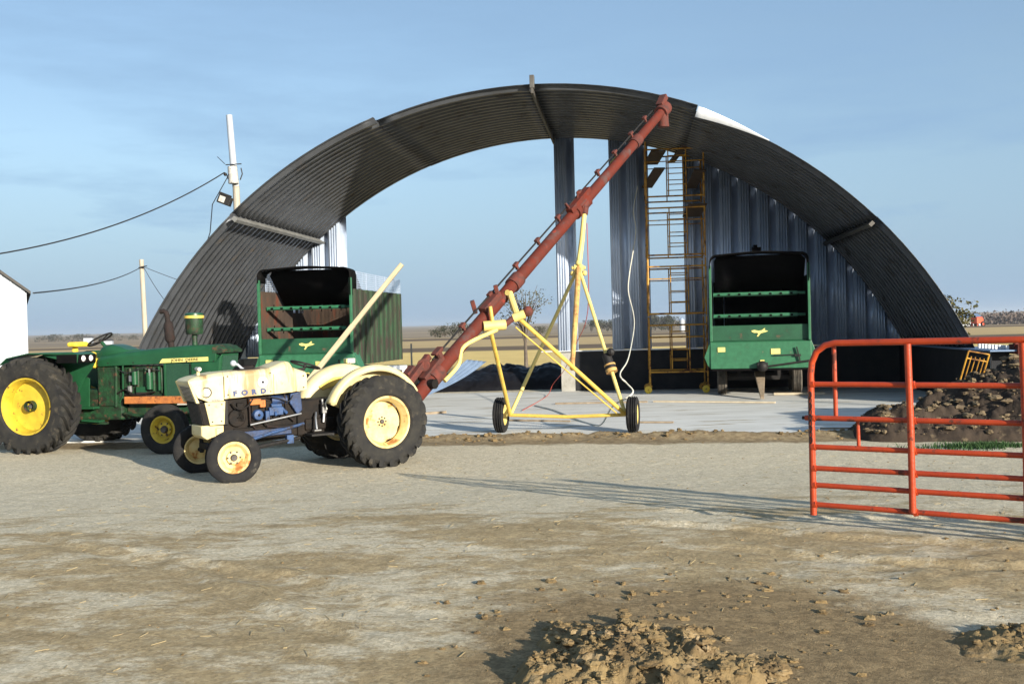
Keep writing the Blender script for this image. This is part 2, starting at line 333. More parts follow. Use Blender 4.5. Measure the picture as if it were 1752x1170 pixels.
def ground_h(x, y):
    h = base_h(x, y)
    near = 1 - sst(30, 60, np.sqrt(x * x + y * y))
    n = (fbm(x, y, 0.35, 3, 1) - 0.5) * 0.018 + (fbm(x, y, 1.6, 4, 2) - 0.5) * 0.012 + (fbm(x, y, 7.0, 3, 4) - 0.5) * 0.012
    lx, ly = slab_mask(x, y)
    on = sst(-5.6, -5.0, ly) * (1 - sst(6.6, 7.2, ly)) * sst(-10.5, -9.9, lx) * (1 - sst(9.9, 10.5, lx))
    h = h + near * n * (1 - on) - 0.03 * on
    # lip of pushed-up dirt along the front edge of the floor
    e = np.exp(-((ly + 5.75 + (fbm(x, y, .5, 2, 9) - .5) * 0.9) / 0.28) ** 2) * sst(-2.4, -1.0, lx) * (1 - sst(7.0, 9.0, lx))
    h = h + e * (0.03 + 0.13 * fbm(x, y, 3.0, 4, 11))
    # wheel ruts at lower left and right
    for (x0, y0, x1, y1, w, d) in ((-4.2, 8.6, -0.4, 5.6, .09, .018), (-3.0, 7.6, -.6, 4.9, .07, .015), (1.2, 7.2, 6.0, 5.4, .09, .020), (1.0, 9.0, 6.5, 6.9, .07, .018), (0.4, 8.4, 5.8, 6.2, .07, .02)):
        L = math.hypot(x1 - x0, y1 - y0); ux, uy = (x1 - x0) / L, (y1 - y0) / L
        t = (x - x0) * ux + (y - y0) * uy; c = (x - x0) * -uy + (y - y0) * ux + (fbm(x, y, .8, 2, 13) - .5) * .5
        k = np.exp(-(c / w) ** 2) * sst(-.3, .8, t) * (1 - sst(L - .8, L + .3, t)); k2 = np.exp(-((c - 1.7 * w) / (w * .8)) ** 2) * sst(-.3, .8, t) * (1 - sst(L - .8, L + .3, t))
        h = h - d * k * (.5 + fbm(x, y, 4, 3, 16)) + d * 1.2 * k2 * fbm(x, y, 9, 3, 15) * 1.6
    rough = sst(0.8, 3.6, x) * (1 - sst(6.4, 7.6, y)) * sst(3.5, 4.5, y)
    h = h + rough * (np.abs(fbm(x, y, 4.0, 4, 21, .65) - 0.5)) * 0.09
    return h
def axis(lo, hi, step, far, grow):
    a = list(np.arange(lo, hi + 1e-6, step)); s = step; p = hi; up_ = []
    while p < far: s *= grow; p += s; up_.append(p)
    s = step; p = lo; dn = []
    while p > -far: s *= grow; p -= s; dn.append(p)
    return np.array(dn[::-1] + a + up_)
xs = axis(-9, 10, 0.05, 9000, 1.16); ys = axis(3.6, 18.5, 0.05, 9000, 1.06); ys = ys[ys > -60]
X, Y = np.meshgrid(xs, ys); Z = ground_h(X, Y)
nx, ny = len(xs), len(ys)
gm = bpy.data.meshes.new('ground')
gm.vertices.add(nx * ny); gm.vertices.foreach_set('co', np.stack([X, Y, Z], -1).astype(np.float32).ravel())
ii = (np.arange(ny - 1)[:, None] * nx + np.arange(nx - 1)[None]).ravel()
q = np.stack([ii, ii + 1, ii + nx + 1, ii + nx], -1).astype(np.int32)
gm.loops.add(q.size); gm.loops.foreach_set('vertex_index', q.ravel()); gm.polygons.add(len(q))
gm.polygons.foreach_set('loop_start', np.arange(0, q.size, 4, dtype=np.int32)); gm.polygons.foreach_set('loop_total', np.full(len(q), 4, np.int32))
gm.update(); gm.validate(); gm.polygons.foreach_set('use_smooth', [True] * len(gm.polygons))
ground = bpy.data.objects.new('ground', gm); C.objects.link(ground); tag(ground, kind='structure')

def ground_mat():
    m = bpy.data.materials.new('yard_and_fields'); m.use_nodes = True; n = m.node_tree; b = n.nodes['Principled BSDF']
    b.inputs['Roughness'].default_value = 0.95; b.inputs['Specular IOR Level'].default_value = 0.12
    tc = n.nodes.new('ShaderNodeTexCoord'); sep = n.nodes.new('ShaderNodeSeparateXYZ'); n.links.new(tc.outputs['Object'], sep.inputs[0])
    def mp(sc, rz=0):
        k = n.nodes.new('ShaderNodeMapping'); k.inputs['Scale'].default_value = sc; k.inputs['Rotation'].default_value = (0, 0, rz); n.links.new(tc.outputs['Object'], k.inputs[0]); return k
    def noise(sc, det=6, vec=None, rgh=0.6):
        z = n.nodes.new('ShaderNodeTexNoise'); z.inputs['Scale'].default_value = sc; z.inputs['Detail'].default_value = det; z.inputs['Roughness'].default_value = rgh
        n.links.new((vec or mp((1, 1, 1))).outputs[0], z.inputs['Vector']); return z.outputs['Fac']
    def rng(src, a, c, lo=0.0, hi=1.0):
        r = n.nodes.new('ShaderNodeMapRange'); r.interpolation_type = 'SMOOTHSTEP'
        for k, v in (('From Min', a), ('From Max', c), ('To Min', lo), ('To Max', hi)): r.inputs[k].default_value = v
        n.links.new(src, r.inputs['Value']); return r.outputs[0]
    def mix(fac, A, B, mode='MIX'):
        x = n.nodes.new('ShaderNodeMix'); x.data_type = 'RGBA'; x.blend_type = mode
        if isinstance(fac, float): x.inputs[0].default_value = fac
        else: n.links.new(fac, x.inputs[0])
        for k, q in ((6, A), (7, B)):
            if isinstance(q, tuple): x.inputs[k].default_value = (*q, 1)
            else: n.links.new(q, x.inputs[k])
        return x.outputs[2]
    def mth(op, a, c):
        x = n.nodes.new('ShaderNodeMath'); x.operation = op
        for k, q in ((0, a), (1, c)):
            if isinstance(q, (int, float)): x.inputs[k].default_value = q
            else: n.links.new(q, x.inputs[k])
        return x.outputs[0]
    st = mp((0.6, 1.1, 1), 0.35); st2 = mp((0.9, 1.5, 1), -0.25)
    pale = mix(rng(noise(9, 8), .3, .7), (0.60, 0.535, 0.40), (0.50, 0.435, 0.31))
    brown = mix(rng(noise(7, 8), .3, .7), (0.41, 0.32, 0.185), (0.31, 0.235, 0.13))
    f = rng(noise(1.1, 12, st, .80), .38, .62)
    yfar = rng(sep.outputs[1], 6.5, 12.5)
    f2 = mth('ADD', f, yfar); f2 = rng(f2, 0.35, 1.05)
    yard = mix(f2, brown, pale)
    yard = mix(rng(noise(3.1, 12, st2, .8), .60, .72), yard, (0.24, 0.175, 0.105))
    yard = mix(rng(noise(1.3, 12, mp((.6, 1.2, 1), 0.8), .78), .60, .72), yard, (0.50, 0.465, 0.39))
    spk = noise(38, 9, None, .85); yard = mix(rng(spk, .54, .68), yard, (0.20, 0.155, 0.10)); yard = mix(rng(spk, .42, .30), yard, (0.66, 0.62, 0.52))
    dv = n.nodes.new('ShaderNodeVectorMath'); dv.operation = 'DISTANCE'; dv.inputs[1].default_value = (1.0, 4.9, 0.25); n.links.new(tc.outputs['Object'], dv.inputs[0])
    near_heap = mth('SUBTRACT', mth('ADD', noise(1.6, 10, None, .75), 0.75), mth('MULTIPLY', dv.outputs['Value'], .55))
    yard = mix(rng(near_heap, .35, .6), yard, mix(rng(noise(11, 9, None, .75), .35, .65), (0.30, 0.22, 0.12), (0.20, 0.145, 0.08)))
    vo = n.nodes.new('ShaderNodeTexVoronoi'); vo.inputs['Scale'].default_value = 48; n.links.new(tc.outputs['Object'], vo.inputs['Vector'])
    sc_ = n.nodes.new('ShaderNodeSeparateColor'); n.links.new(vo.outputs['Color'], sc_.inputs[0])
    br = rng(sc_.outputs[0], 0.0, 1.0, 0.82, 1.15); cb = n.nodes.new('ShaderNodeCombineColor')
    for k_ in range(3): n.links.new(br, cb.inputs[k_])
    yard = mix(1.0, yard, cb.outputs[0], 'MULTIPLY')
    scr = noise(2.2, 8, mp((.55, 5.0, 1), 0.2), .8); yard = mix(rng(scr, .63, .70), yard, (0.20, 0.15, 0.09))
    # fields
    wob = mth('MULTIPLY', mth('SUBTRACT', noise(0.012, 3), 0.5), 26.0); yy = mth('ADD', sep.outputs[1], wob)
    rad = n.nodes.new('ShaderNodeVectorMath'); rad.operation = 'LENGTH'; n.links.new(tc.outputs['Object'], rad.inputs[0])
    fmp = mp((.25, 2.0, 1), 0.1)
    straw = mix(rng(noise(1.2, 8, fmp), .35, .65), (0.78, 0.57, 0.22), (0.60, 0.43, 0.16))
    weeds = mix(rng(noise(2.2, 8), .35, .65), (0.28, 0.215, 0.12), (0.17, 0.14, 0.075))
    tanf = mix(rng(noise(.25, 8, fmp), .35, .65), (0.55, 0.40, 0.20), (0.42, 0.30, 0.15))
    strip = mix(rng(noise(.4, 8, fmp), .35, .65), (0.19, 0.135, 0.085), (0.13, 0.095, 0.065))
    greyf = mix(rng(noise(.006, 6, mp((.5, 2, 1))), .4, .6), (0.34, 0.25, 0.15), (0.22, 0.165, 0.105))
    col = mix(rng(yy, 44, 50), weeds, straw)
    col = mix(rng(yy, 80, 84), col, strip); col = mix(rng(yy, 98, 104), col, tanf)
    col = mix(rng(yy, 165, 175), col, strip); col = mix(rng(yy, 230, 260), col, tanf)
    col = mix(rng(yy, 420, 440), col, greyf)
    edge = mth('ADD', sep.outputs[1], mth('MULTIPLY', noise(.35, 6), 5.0))
    xr = mth('MULTIPLY', rng(sep.outputs[0], 9.0, 13.0), 14.0)   # gravel apron reaches further back at the right
    edge = mth('SUBTRACT', edge, xr)
    lyy = mth('SUBTRACT', mth('ADD', mth('MULTIPLY', sep.outputs[0], .1197), mth('MULTIPLY', sep.outputs[1], .9928)), 22.41 - 5.95)
    lip = mth('SUBTRACT', mth('ADD', noise(1.3, 10, None, .72), .42), mth('MULTIPLY', mth('ABSOLUTE', lyy, 0), .75))
    yard = mix(rng(lip, .38, .62), yard, mix(rng(noise(8, 9, None, .75), .35, .65), (0.30, 0.235, 0.14), (0.17, 0.125, 0.075)))
    fin = mix(rng(edge, 31.5, 33.5), yard, col)
    n.links.new(fin, b.inputs['Base Color'])
    bp = n.nodes.new('ShaderNodeBump'); bp.inputs['Strength'].default_value = 0.75; bp.inputs['Distance'].default_value = 0.025
    n.links.new(mth('ADD', noise(17, 10, None, .78), mth('MULTIPLY', noise(110, 3), .5)), bp.inputs['Height']); n.links.new(bp.outputs[0], b.inputs['Normal'])
    return m
gm.materials.append(ground_mat())

# ------------------------------------------------------------------ concrete floor
mb = MB(); rnd = np.random.RandomState(3)
pts_f = [(-9.4 + 18.8 * i / 60, -5.35 + 0.35 * (fbm(np.array([i * .35]), np.array([1.0]), 1.0, 3, 5)[0] - 0.5) * 2) for i in range(61)]
n = len(pts_f)
vs = [tuple(bl(x, y, 0.02)) for x, y in pts_f] + [tuple(bl(x, 6.08, 0.02)) for x, y in pts_f] + [tuple(bl(x, y - .04, -0.12)) for x, y in pts_f]
fs = [(i, i + 1, n + i + 1, n + i) for i in range(n - 1)] + [(2 * n + i, 2 * n + i + 1, i + 1, i) for i in range(n - 1)]
mb.add(vs, fs)
slabm = pm('dusty_floor_concrete', (0.66, 0.655, 0.62), (0.53, 0.525, 0.49), 0.9, 0.9, bump=0.25, bscale=30, c3=(0.36, 0.31, 0.23), s3=1.3, t3=0.56, w3=0.10, stretch=(0.5, 1.8, 1), detail=9, spec=0.15)
fl = mb.build('concrete_floor', slabm, None, smooth=0); tag(fl, kind='structure')

# ------------------------------------------------------------------ the arch building
hut = thing('arched_shed', 'big unfinished arched steel shed with open front, dark corrugated roof and gappy rear wall', 'shed', BO, TH)
RR, ZC, LB = 10.55, -3.2, 6.26
def corr(y0, y1, p=0.305, depth=0.10):
    out = []; k = math.floor(y0 / p)
    prof = [(0.0, 0), (0.44, 0), (0.54, -1), (0.88, -1), (0.98, 0)]
    while k * p < y1:
        for a, d in prof:
            y = k * p + a * p
            if y0 - 1e-4 <= y <= y1: out.append((y, d * depth))
        k += 1
    if out[0][0] > y0 + .01: out.insert(0, (y0, out[0][1]))
    if out[-1][0] < y1 - .01: out.append((y1, out[-1][1]))
    return out
def roof_piece(t0, t1, yf, lift=0.0):
    mb = MB(); pr = corr(yf, LB); nseg = max(6, int(abs(t1 - t0) / 2)); vs = []; fs = []; k = len(pr)
    for i in range(nseg + 1):
        t = R(t0 + (t1 - t0) * i / nseg)
        for y, d in pr:
            r = RR + d + lift; vs.append((r * math.sin(t), y, ZC + r * math.cos(t)))
    for i in range(nseg):
        for j in range(k - 1):
            a = i * k + j; fs.append((a, a + k, a + k + 1, a + 1))
    mb.add(vs, fs); return mb.build('roof_panel', 'arch', hut, smooth=25, solid=0.008)
for t0, t1, yf, li in ((-65.6, -41.6, -.305, 0), (-42.0, -20, -.305, .010), (-20, 0, 0.0, 0), (0, 20.3, 0.0, 0), (20.3, 46, .61, 0.0), (45.8, 65.6, .61, .010)):
    roof_piece(t0, t1, yf, li)
def seam(t, y0, y1, r0, r1, w, mat):
    mb = MB(); a = R(t); p0 = lambda r, y: (r * math.sin(a), y, ZC + r * math.cos(a)); tx = Vector((math.cos(a), 0, -math.sin(a)))
    mb.bar(p0((r0 + r1) / 2, y0), p0((r0 + r1) / 2, y1), w, r1 - r0, upv=(math.sin(a), 0, math.cos(a)))
    return mb.build('roof_seam', mat, hut, smooth=0, bevel=.006)
seam(-41.8, -.42, LB - .02, RR - .24, RR - .12, .09, 'seam_light')
seam(0.0, -.15, LB - .02, RR - .24, RR - .12, .06, 'seam')
seam(46, .62, LB - .02, RR - .24, RR - .12, .09, 'seam')
seam(0.0, -.16, 0.02, RR - .12, RR + .17, .10, 'seam')
# bright loose sheet lying along the roof edge at the right
mb = MB(); vs = []; fs = []
for i in range(13):
    t = R(20.4 + 9.5 * i / 12); wd = 0.50 * (1 - i / 12) ** 0.8 + .01
    for y, r in ((.03 + .5 * i / 12, RR - .01), (.03 + .5 * i / 12, RR - .01 - .24 * (1 - i / 12) - .01), (.6, RR + .02)): vs.append((r * math.sin(t), y, ZC + r * math.cos(t)))
for i in range(12):
    a = i * 3; fs += [(a, a + 3, a + 4, a + 1), (a, a + 2, a + 5, a + 3)]
mb.add(vs, fs); o = mb.build('edge_sheet', 'trim', hut, smooth=30, solid=.006); o['label'] = 'bright sheet along the roof edge'
# rear wall panels
RI = RR - .004
def ztop(x): return ZC + math.sqrt(RI * RI - x * x)
def gable(x0, x1, zb=1.19):
    mb = MB(); cols = []; p = 0.515; k0 = math.floor((x0) / p)
    pf = [(0.0, 0), (0.05, 0), (0.065, -.03), (0.105, -.03), (0.12, 0), (0.19, 0), (0.205, -.03), (0.245, -.03), (0.26, 0), (0.33, 0), (0.345, -.03), (0.385, -.03), (0.40, 0), (0.47, 0), (0.485, -.03), (0.525, -.03), (0.54, 0), (0.62, 0), (0.66, .20), (0.95, .20), (0.985, 0)]
    for k in range(k0, k0 + 40):
        for a, d in pf:
            x = (k + a) * p
            if x0 - 1e-4 <= x <= x1 + 1e-4: cols.append((x, d))
    if cols[0][0] > x0: cols.insert(0, (x0, cols[0][1]))
    if cols[-1][0] < x1: cols.append((x1, cols[-1][1]))
    vs = []; fs = []
    for x, d in cols: vs += [(x, LB - .215 + d, zb), (x, LB - .215 + d, max(zb + .02, ztop(x)))]
    for i in range(len(cols) - 1): fs.append((2 * i, 2 * i + 1, 2 * i + 3, 2 * i + 2))
    mb.add(vs, fs); return mb.build('wall_panel', 'galv', hut, smooth=20, solid=.006)
gable(-9.4, -8.24); gable(-8.24, -7.21); gable(-7.21, -6.20); gable(0.0, 0.58); gable(1.55, 2.65); gable(3.605, 5.15); gable(5.15, 6.695); gable(6.695, 8.24); gable(8.24, 9.4)
# foundation walls
def wallbox(x0, x1, y0, y1, z0, z1, mat='conc', nm='foundation_wall'):
    mb = MB(); mb.span(x0, x1, y0, y1, z0, z1); return mb.build(nm, mat, hut, smooth=0, bevel=.01)
wallbox(0.06, 9.42, 6.10, 6.42, -.2, 1.15); wallbox(-9.42, -6.1, 6.10, 6.42, -.2, 1.15)
wallbox(9.425, 9.80, -.85, 6.42, -.2, 1.15); wallbox(-9.80, -9.425, -.85, 6.42, -.2, 1.15)
wallbox(0.47, 9.415, 6.085, 6.098, 0.03, 1.145, 'wall_black', 'wall_dark_sheet'); wallbox(9.40, 9.423, -.83, 6.08, 0.03, 1.145, 'wall_black', 'wall_dark_sheet')  # thin black sheets; on the right wall they paint in its shade
wallbox(9.43, 9.80, -.868, -.852, 0.03, 1.145, 'wall_black', 'wall_dark_sheet')
wallbox(-.55, 3.6, 6.0, 6.16, 1.155, 1.185, 'trim', 'base_flashing'); wallbox(3.62, 9.40, 6.0, 6.16, 1.155, 1.185, 'galv', 'base_flashing')
wallbox(9.30, 9.95, -1.2, 5.9, 1.155, 1.19, 'sheet', 'base_flashing')
for k in range(9):
    mb = MB(); mb.box(9.7, -1.0 + k * .2, 1.235, .06, .08, .09); o = mb.build('anchor_bracket', 'trim', hut, smooth=0)
mb = MB(); mb.span(9.82, 10.02, -1.25, -.75, 1.10, 1.30); mb.tube([(9.8, -1.1, 1.3), (10.3, -1.1, 1.3)], .07); mb.build('red_bracket', 'auger', hut, smooth=0, bevel=.01)

# ------------------------------------------------------------------ scaffold tower
tw = thing('scaffold_tower', 'tall rusty yellow scaffold tower on small caster wheels before the gap in the rear wall', 'scaffold', bl(3.33, 5.45, 0.02), TH)
FY = (-.80, .42); HW = .765
def scaf_frame(y, z0):
    mb = MB(); r = .022
    for s in (-1, 1): mb.tube([(s * HW, y, z0 - .04), (s * HW, y, z0 + 1.50)], r, 8)
    mb.tube([(-HW, y, z0 + 1.28), (HW, y, z0 + 1.28)], r, 8); mb.tube([(-HW, y, z0 + .02), (HW, y, z0 + .02)], r, 8)
    mb.tube([(-HW, y, z0 + .95), (HW, y, z0 + .95)], .014, 8)
    for x in (-.17, .30): mb.tube([(x, y, z0 + .02), (x, y, z0 + 1.28)], .016, 8)
    for z in (.33, .62, 1.10): mb.tube([(-.17, y, z0 + z), (.30, y, z0 + z)], .013, 8)
    return mb
for k in range(4):
    for y in FY:
        scaf_frame(y, .55 + 1.57 * k).build('end_frame', 'scaf', tw)
    for s in (-1, 1):
        mb = MB(); z = .60 + 1.57 * k
        mb.tube([(s * HW, FY[0], z), (s * HW, FY[1], z + 1.2)], .011, 6); mb.tube([(s * (HW + .025), FY[0], z + 1.2), (s * (HW + .025), FY[1], z)], .011, 6)
        mb.build('cross_brace', 'scaf', tw)
for y in FY:
    for s in (-1, 1):
        mb = MB(); mb.tube([(s * HW, y, .18), (s * HW, y, .53)], .02, 8); mb.box(s * HW, y, .19, .09, .05, .05)
        c = mb.build('caster', 'scaf', tw)
        mb = MB(); mb.lathe([(.02, -.025), (.075, -.025), (.10, -.018), (.10, .018), (.075, .025), (.02, .025)], 20, Matrix.Translation((s * HW - .06, y - .05, .10)))
        mb.build('caster_wheel', 'seat' if y < 0 else 'scaf', c)
def plank(nm, p, q, w, lab, mat='plank'):
    mb = MB(); L = (Vector(q) - Vector(p)).length; mb.box(L / 2, 0, 0, L, w, .045)
    o = mb.build(nm, mat, None, smooth=0, bevel=.006); d = (Vector(q) - Vector(p)).normalized()
    o.location = p; o.rotation_euler = d.to_track_quat('X', 'Z').to_euler(); tag(o, lab, 'plank', 'planks on the scaffold tower'); return o
def tp(x, y, z): return bl(3.33 + x, 5.45 + y, z + .02)
zt = [.55 + 1.57 * k for k in range(4)]
plank('scaffold_plank', tp(-.42, -.90, 6.48), tp(-.60, .50, 6.36), .40, 'wide dark plank near the top left corner of the scaffold tower')
plank('scaffold_plank', tp(.28, -.98, 6.60), tp(-.02, .62, 6.40), .17, 'narrow dark plank across the top middle of the scaffold tower')
plank('scaffold_plank', tp(-.40, -.92, 6.02), tp(-.72, .55, 5.72), .30, 'tilted dark plank just below the top left planks of the scaffold tower')
plank('scaffold_plank', tp(.66, -.95, 5.92), tp(.50, .55, 5.66), .32, 'dark plank at the upper right of the scaffold tower in front of the wall')
plank('scaffold_plank', tp(.58, -.90, 5.02), tp(.50, .52, 4.86), .50, 'lowest dark plank halfway up the right side of the scaffold tower')
# white cord hanging on the right
mb = MB(); mb.tube(curve([(3.55, 27.4, 5.67), (3.40, 27.2, 5.0), (3.44, 27.1, 4.5), (3.37, 27.0, 4.03), (3.15, 26.4, 3.2), (3.07, 26.0, 2.73), (3.08, 25.2, 2.2), (2.95, 24.0, 1.82), (2.4, 20.6, 1.2), (1.95, 18.1, 1.0), (2.03, 17.8, 0.85), (2.12, 17.6, .72), (2.02, 17.5, .62), (1.75, 17.6, .45), (1.6, 18.0, .12), (1.5, 18.6, .035), (1.2, 20.0, .035), (.9, 22.0, .035), (.5, 23.5, .035)]), .014, 6)
o = mb.build('hanging_rope', 'rope'); tag(o, 'loose white cord hanging from the rear wall and trailing over the floor', 'cord')
mb = MB(); mb.tube(curve([(1.45, 18.6, 3.8), (1.5, 19.5, 2.2), (1.42, 22.0, 1.5), (1.30, 25, .8), (1.10, 27.4, .30), (.9, 26.6, .04), (.2, 22.2, .04)]), .008, 5)
o = mb.build('red_rope', 'redrope'); tag(o, 'thin red cord hanging behind the yellow auger legs', 'cord')

# ------------------------------------------------------------------ grain auger
aug = thing('grain_auger', 'long faded red grain auger raised on a yellow two-wheeled frame', 'auger', (0, 0, 0))
P0 = Vector((-1.62, 14.82, 0.70)); P1 = Vector((3.31, 21.2, 6.40)); ad = (P1 - P0).normalized()
def ap(t, o=0.0, s=0.0):   # point at fraction t, offset o above, s sideways
    sx = ad.cross(Vector((0, 0, 1))).normalized(); uz = sx.cross(ad).normalized(); return P0.lerp(P1, t) + uz * o + sx * s
mb = MB(); mb.tube([ap(0), ap(.55), ap(1)], [.112, .105, .092], 20); mb.build('auger_tube', 'auger', aug)
for t, r in ((.085, .14), (.345, .135), (.60, .14), (.86, .12)):
    mb = MB(); mb.tube([ap(t - .012), ap(t + .012)], r, 20); mb.build('tube_flange', 'auger_rust', aug)
mb = MB(); mb.tube([ap(.10, .19, -.05), ap(.97, .165, -.05)], .016, 8); mb.build('drive_shaft', 'iron', aug)
for t in (.12, .19, .28, .37, .45, .53, .62, .70, .78, .86, .93):
    mb = MB(); mb.bar(ap(t, .10, -.05), ap(t, .22, -.05), .05, .05); mb.bar(ap(t - .006, .2, -.05), ap(t + .006, .2, -.05), .07, .05); mb.build('shaft_bearing', 'auger_rust', aug, smooth=0, bevel=.006)
# sleeve joint with winch at the middle
mb = MB(); mb.tube([ap(.575), ap(.625)], .14, 16); mb.bar(ap(.56, .12, .02), ap(.64, .14, .02), .14, .10); mb.bar(ap(.565, .15), ap(.56, .30), .05, .04); mb.bar(ap(.60, .15), ap(.61, .27), .05, .04); mb.build('sleeve_joint', 'auger', aug, bevel=.008)
mb = MB(); mb.bar(ap(.24, .12, .02), ap(.29, .12, .02), .16, .12); mb.bar(ap(.235, .12, -.1), ap(.24, .34, -.10), .07, .07); mb.bar(ap(.285, .1, .05), ap(.29, .30, .05), .07, .07); mb.build('upper_clamp', 'auger_rust', aug, bevel=.01)
# gearbox at the low end
mb = MB(); mb.bar(ap(.06, .10, -.02), ap(.115, .13, -.02), .15, .10); mb.lathe([(.02, -.1), (.10, -.1), (.10, .1), (.02, .1)], 16, Matrix.Translation(ap(.085, .20, -.12))); mb.bar(ap(.05, .25, -.2), ap(.07, .27, -.2), .13, .10); mb.tube([ap(.11, .16, .02), ap(.11, .29, .02)], .055, 10); mb.bar(ap(.10, .28, .02), ap(.12, .28, .02), .12, .04); mb.bar(ap(.03, .2, -.1), ap(.10, .26, -.1), .10, .1)
mb.build('lower_gearbox', 'auger_rust', aug, bevel=.01)
mb = MB(); mb.tube([ap(.06, .03, .10), ap(.06, .03, .20)], .075, 12); mb.build('greasy_sprocket', 'grease', aug)
mb = MB(); mb.bar(ap(.02, .10, -.16), ap(.085, .16, -.16), .10, .13); mb.tube([ap(.05, .14, -.1), ap(.05, .16, -.26)], .07, 12); mb.build('greasy_gear_case', 'grease', aug, bevel=.012)
mb = MB(); mb.tube([ap(-.005), ap(-.06)], [.13, .10], 16); mb.bar(ap(-.02, 0, -.14), ap(-.07, -.02, -.14), .05, .22); mb.bar(ap(-.02, 0, .14), ap(-.07, -.02, .14), .05, .22)
mb.build('intake_cage', 'auger_rust', aug)
# discharge head
mb = MB(); mb.tube([ap(.99), ap(1.018)], .15, 16); mb.bar(ap(1.0, .12, -.02), ap(1.03, .20, -.02), .16, .12); mb.tube([ap(1.0), ap(1.0) + Vector((0.02, 0.02, -.34))], .12, 14); mb.bar(ap(.985, -.1), ap(.995, -.22), .05, .2)
mb.build('discharge_head', 'auger_rust', aug, bevel=.008)
mb = MB(); mb.bar(ap(.765, .02, -.127), ap(.80, .02, -.125), .008, .07); mb.build('paper_label', 'decal', aug, smooth=0)
# undercarriage
wl = Vector((-.23, 17.80, .02)); wr_ = Vector((2.07, 17.28, .02)); ax = (wr_ - wl).normalized(); rz = math.atan2(ax.y, ax.x)
A1 = wl + ax * .17 + Vector((0, 0, .31)); A2 = wr_ - ax * .13 + Vector((0, 0, .31))
K = Vector((1.26, 18.4, 2.98)); T = Vector((1.40, 18.52, 3.98)); J1 = Vector((-.36, 16.15, 1.92)); J2 = Vector((.10, 16.3, 2.06))
mid = A1.lerp(A2, .5) + Vector((0, 0, -.035))
mb = MB(); mb.tube([A1, mid, A2], .032, 10); mb.build('axle_bar', 'pipe', aug)
for a in (A1, A2):
    d = (K - a).normalized(); mb = MB(); mb.tube([a, K - d * .05], .033, 10); mb.build('upper_leg', 'pipe_pale', aug)
for a, j in ((A1, J1), (A2, J2)):
    mb = MB(); mb.tube([a, j], .036, 10); mb.build('lower_leg', 'pipe', aug)
mb = MB(); mb.tube([A2 + Vector((-.1, -.05, -.02)), J1.lerp(J2, .7) + Vector((.1, .05, -.12))], .013, 8); mb.build('brace_rod', 'pipe', aug)
mb = MB(); mb.tube([K, K.lerp(T, .5) + Vector((.01, 0, 0)), T], [.055, .05, .045], 10); mb.build('top_post', 'pipe_pale', aug)
mb = MB(); mb.tube([T - Vector((0, 0, .02)), T + Vector((.02, 0.02, .10))], .07, 10); mb.bar(T + Vector((-.06, -.05, .08)), ap(.635, -.1), .09, .09); mb.build('post_clamp', 'auger_rust', aug)
low = A2.lerp(J2, .50); mb = MB(); mb.tube([K, K.lerp(low, .4), low + Vector((-.02, .0, -.03))], [.052, .048, .04], 10); mb.build('lift_pipe', 'pipe_rust', aug)
mb = MB(); mb.box(K.x, K.y, K.z - .02, .17, .10, .12); mb.tube([K + Vector((-.13, 0, -.02)), K + Vector((.13, 0, -.02))], .035, 10); mb.ball(K + Vector((0, -.05, .07)), .055, 10); mb.ball(K + Vector((.11, 0, -.12)), .05, 8); mb.ball(K + Vector((-.11, 0, -.12)), .05, 8)
mb.build('leg_bracket', 'pipe_pale', aug, bevel=.01)
mb = MB(); mb.tube([J1 + Vector((-.10, 0, 0)), J1 + Vector((.26, .08, .02))], .085, 12); mb.build('clamp_pipe', 'pipe_pale', aug)
mb = MB(); mb.tube([J1 + Vector((.26, .08, .03)), J2 + Vector((-.02, 0, .02)), J2 + Vector((.16, .05, .06))], .05, 10); mb.ball(J2 + Vector((.17, .05, .09)), .09, 10); mb.build('rusty_crossbar', 'auger_rust', aug)
mb = MB(); mb.tube([J2 + Vector((-.07, 0, -.02)), J2 + Vector((.12, .0, .05))], .075, 12); mb.tube([J2, ap(.30, -.05, .13) + Vector((0, 0, .10)), ap(.30, .08, .14)], [.055, .055, .05], 10); mb.build('upper_yoke', 'pipe_pale', aug)
mb = MB(); mb.tube(curve([J1 + Vector((.12, -.03, -.06)), (-.75, 15.75, 1.62), ap(.13, -.14, .10), ap(.09, -.15, .08)]), .033, 10); mb.build('drag_brace', 'pipe_pale', aug)
mb = MB(); mb.tube([J1 + Vector((.06, 0, 0)), J1 + Vector((.02, .03, .32))], .03, 8); mb.build('stub_pipe', 'pipe', aug)
m0 = A2.lerp(K, .335); dd = (K - A2).normalized()
mb = MB(); mb.tube([m0 - dd * .17, m0 - dd * .02], .10, 14); mb.tube([m0 - dd * .02, m0 + dd * .17], .085, 14); mb.ball(m0 + Vector((.03, -.04, .2)), .07, 8); mb.build('winch_motor', 'iron', aug)
mb = MB(); mb.tube([m0 - dd * .18, m0 - dd * .12], .105, 14); mb.tube([m0 - dd * .06, m0 - dd * .03], .105, 14); mb.build('motor_band', 'pipe_rust', aug)

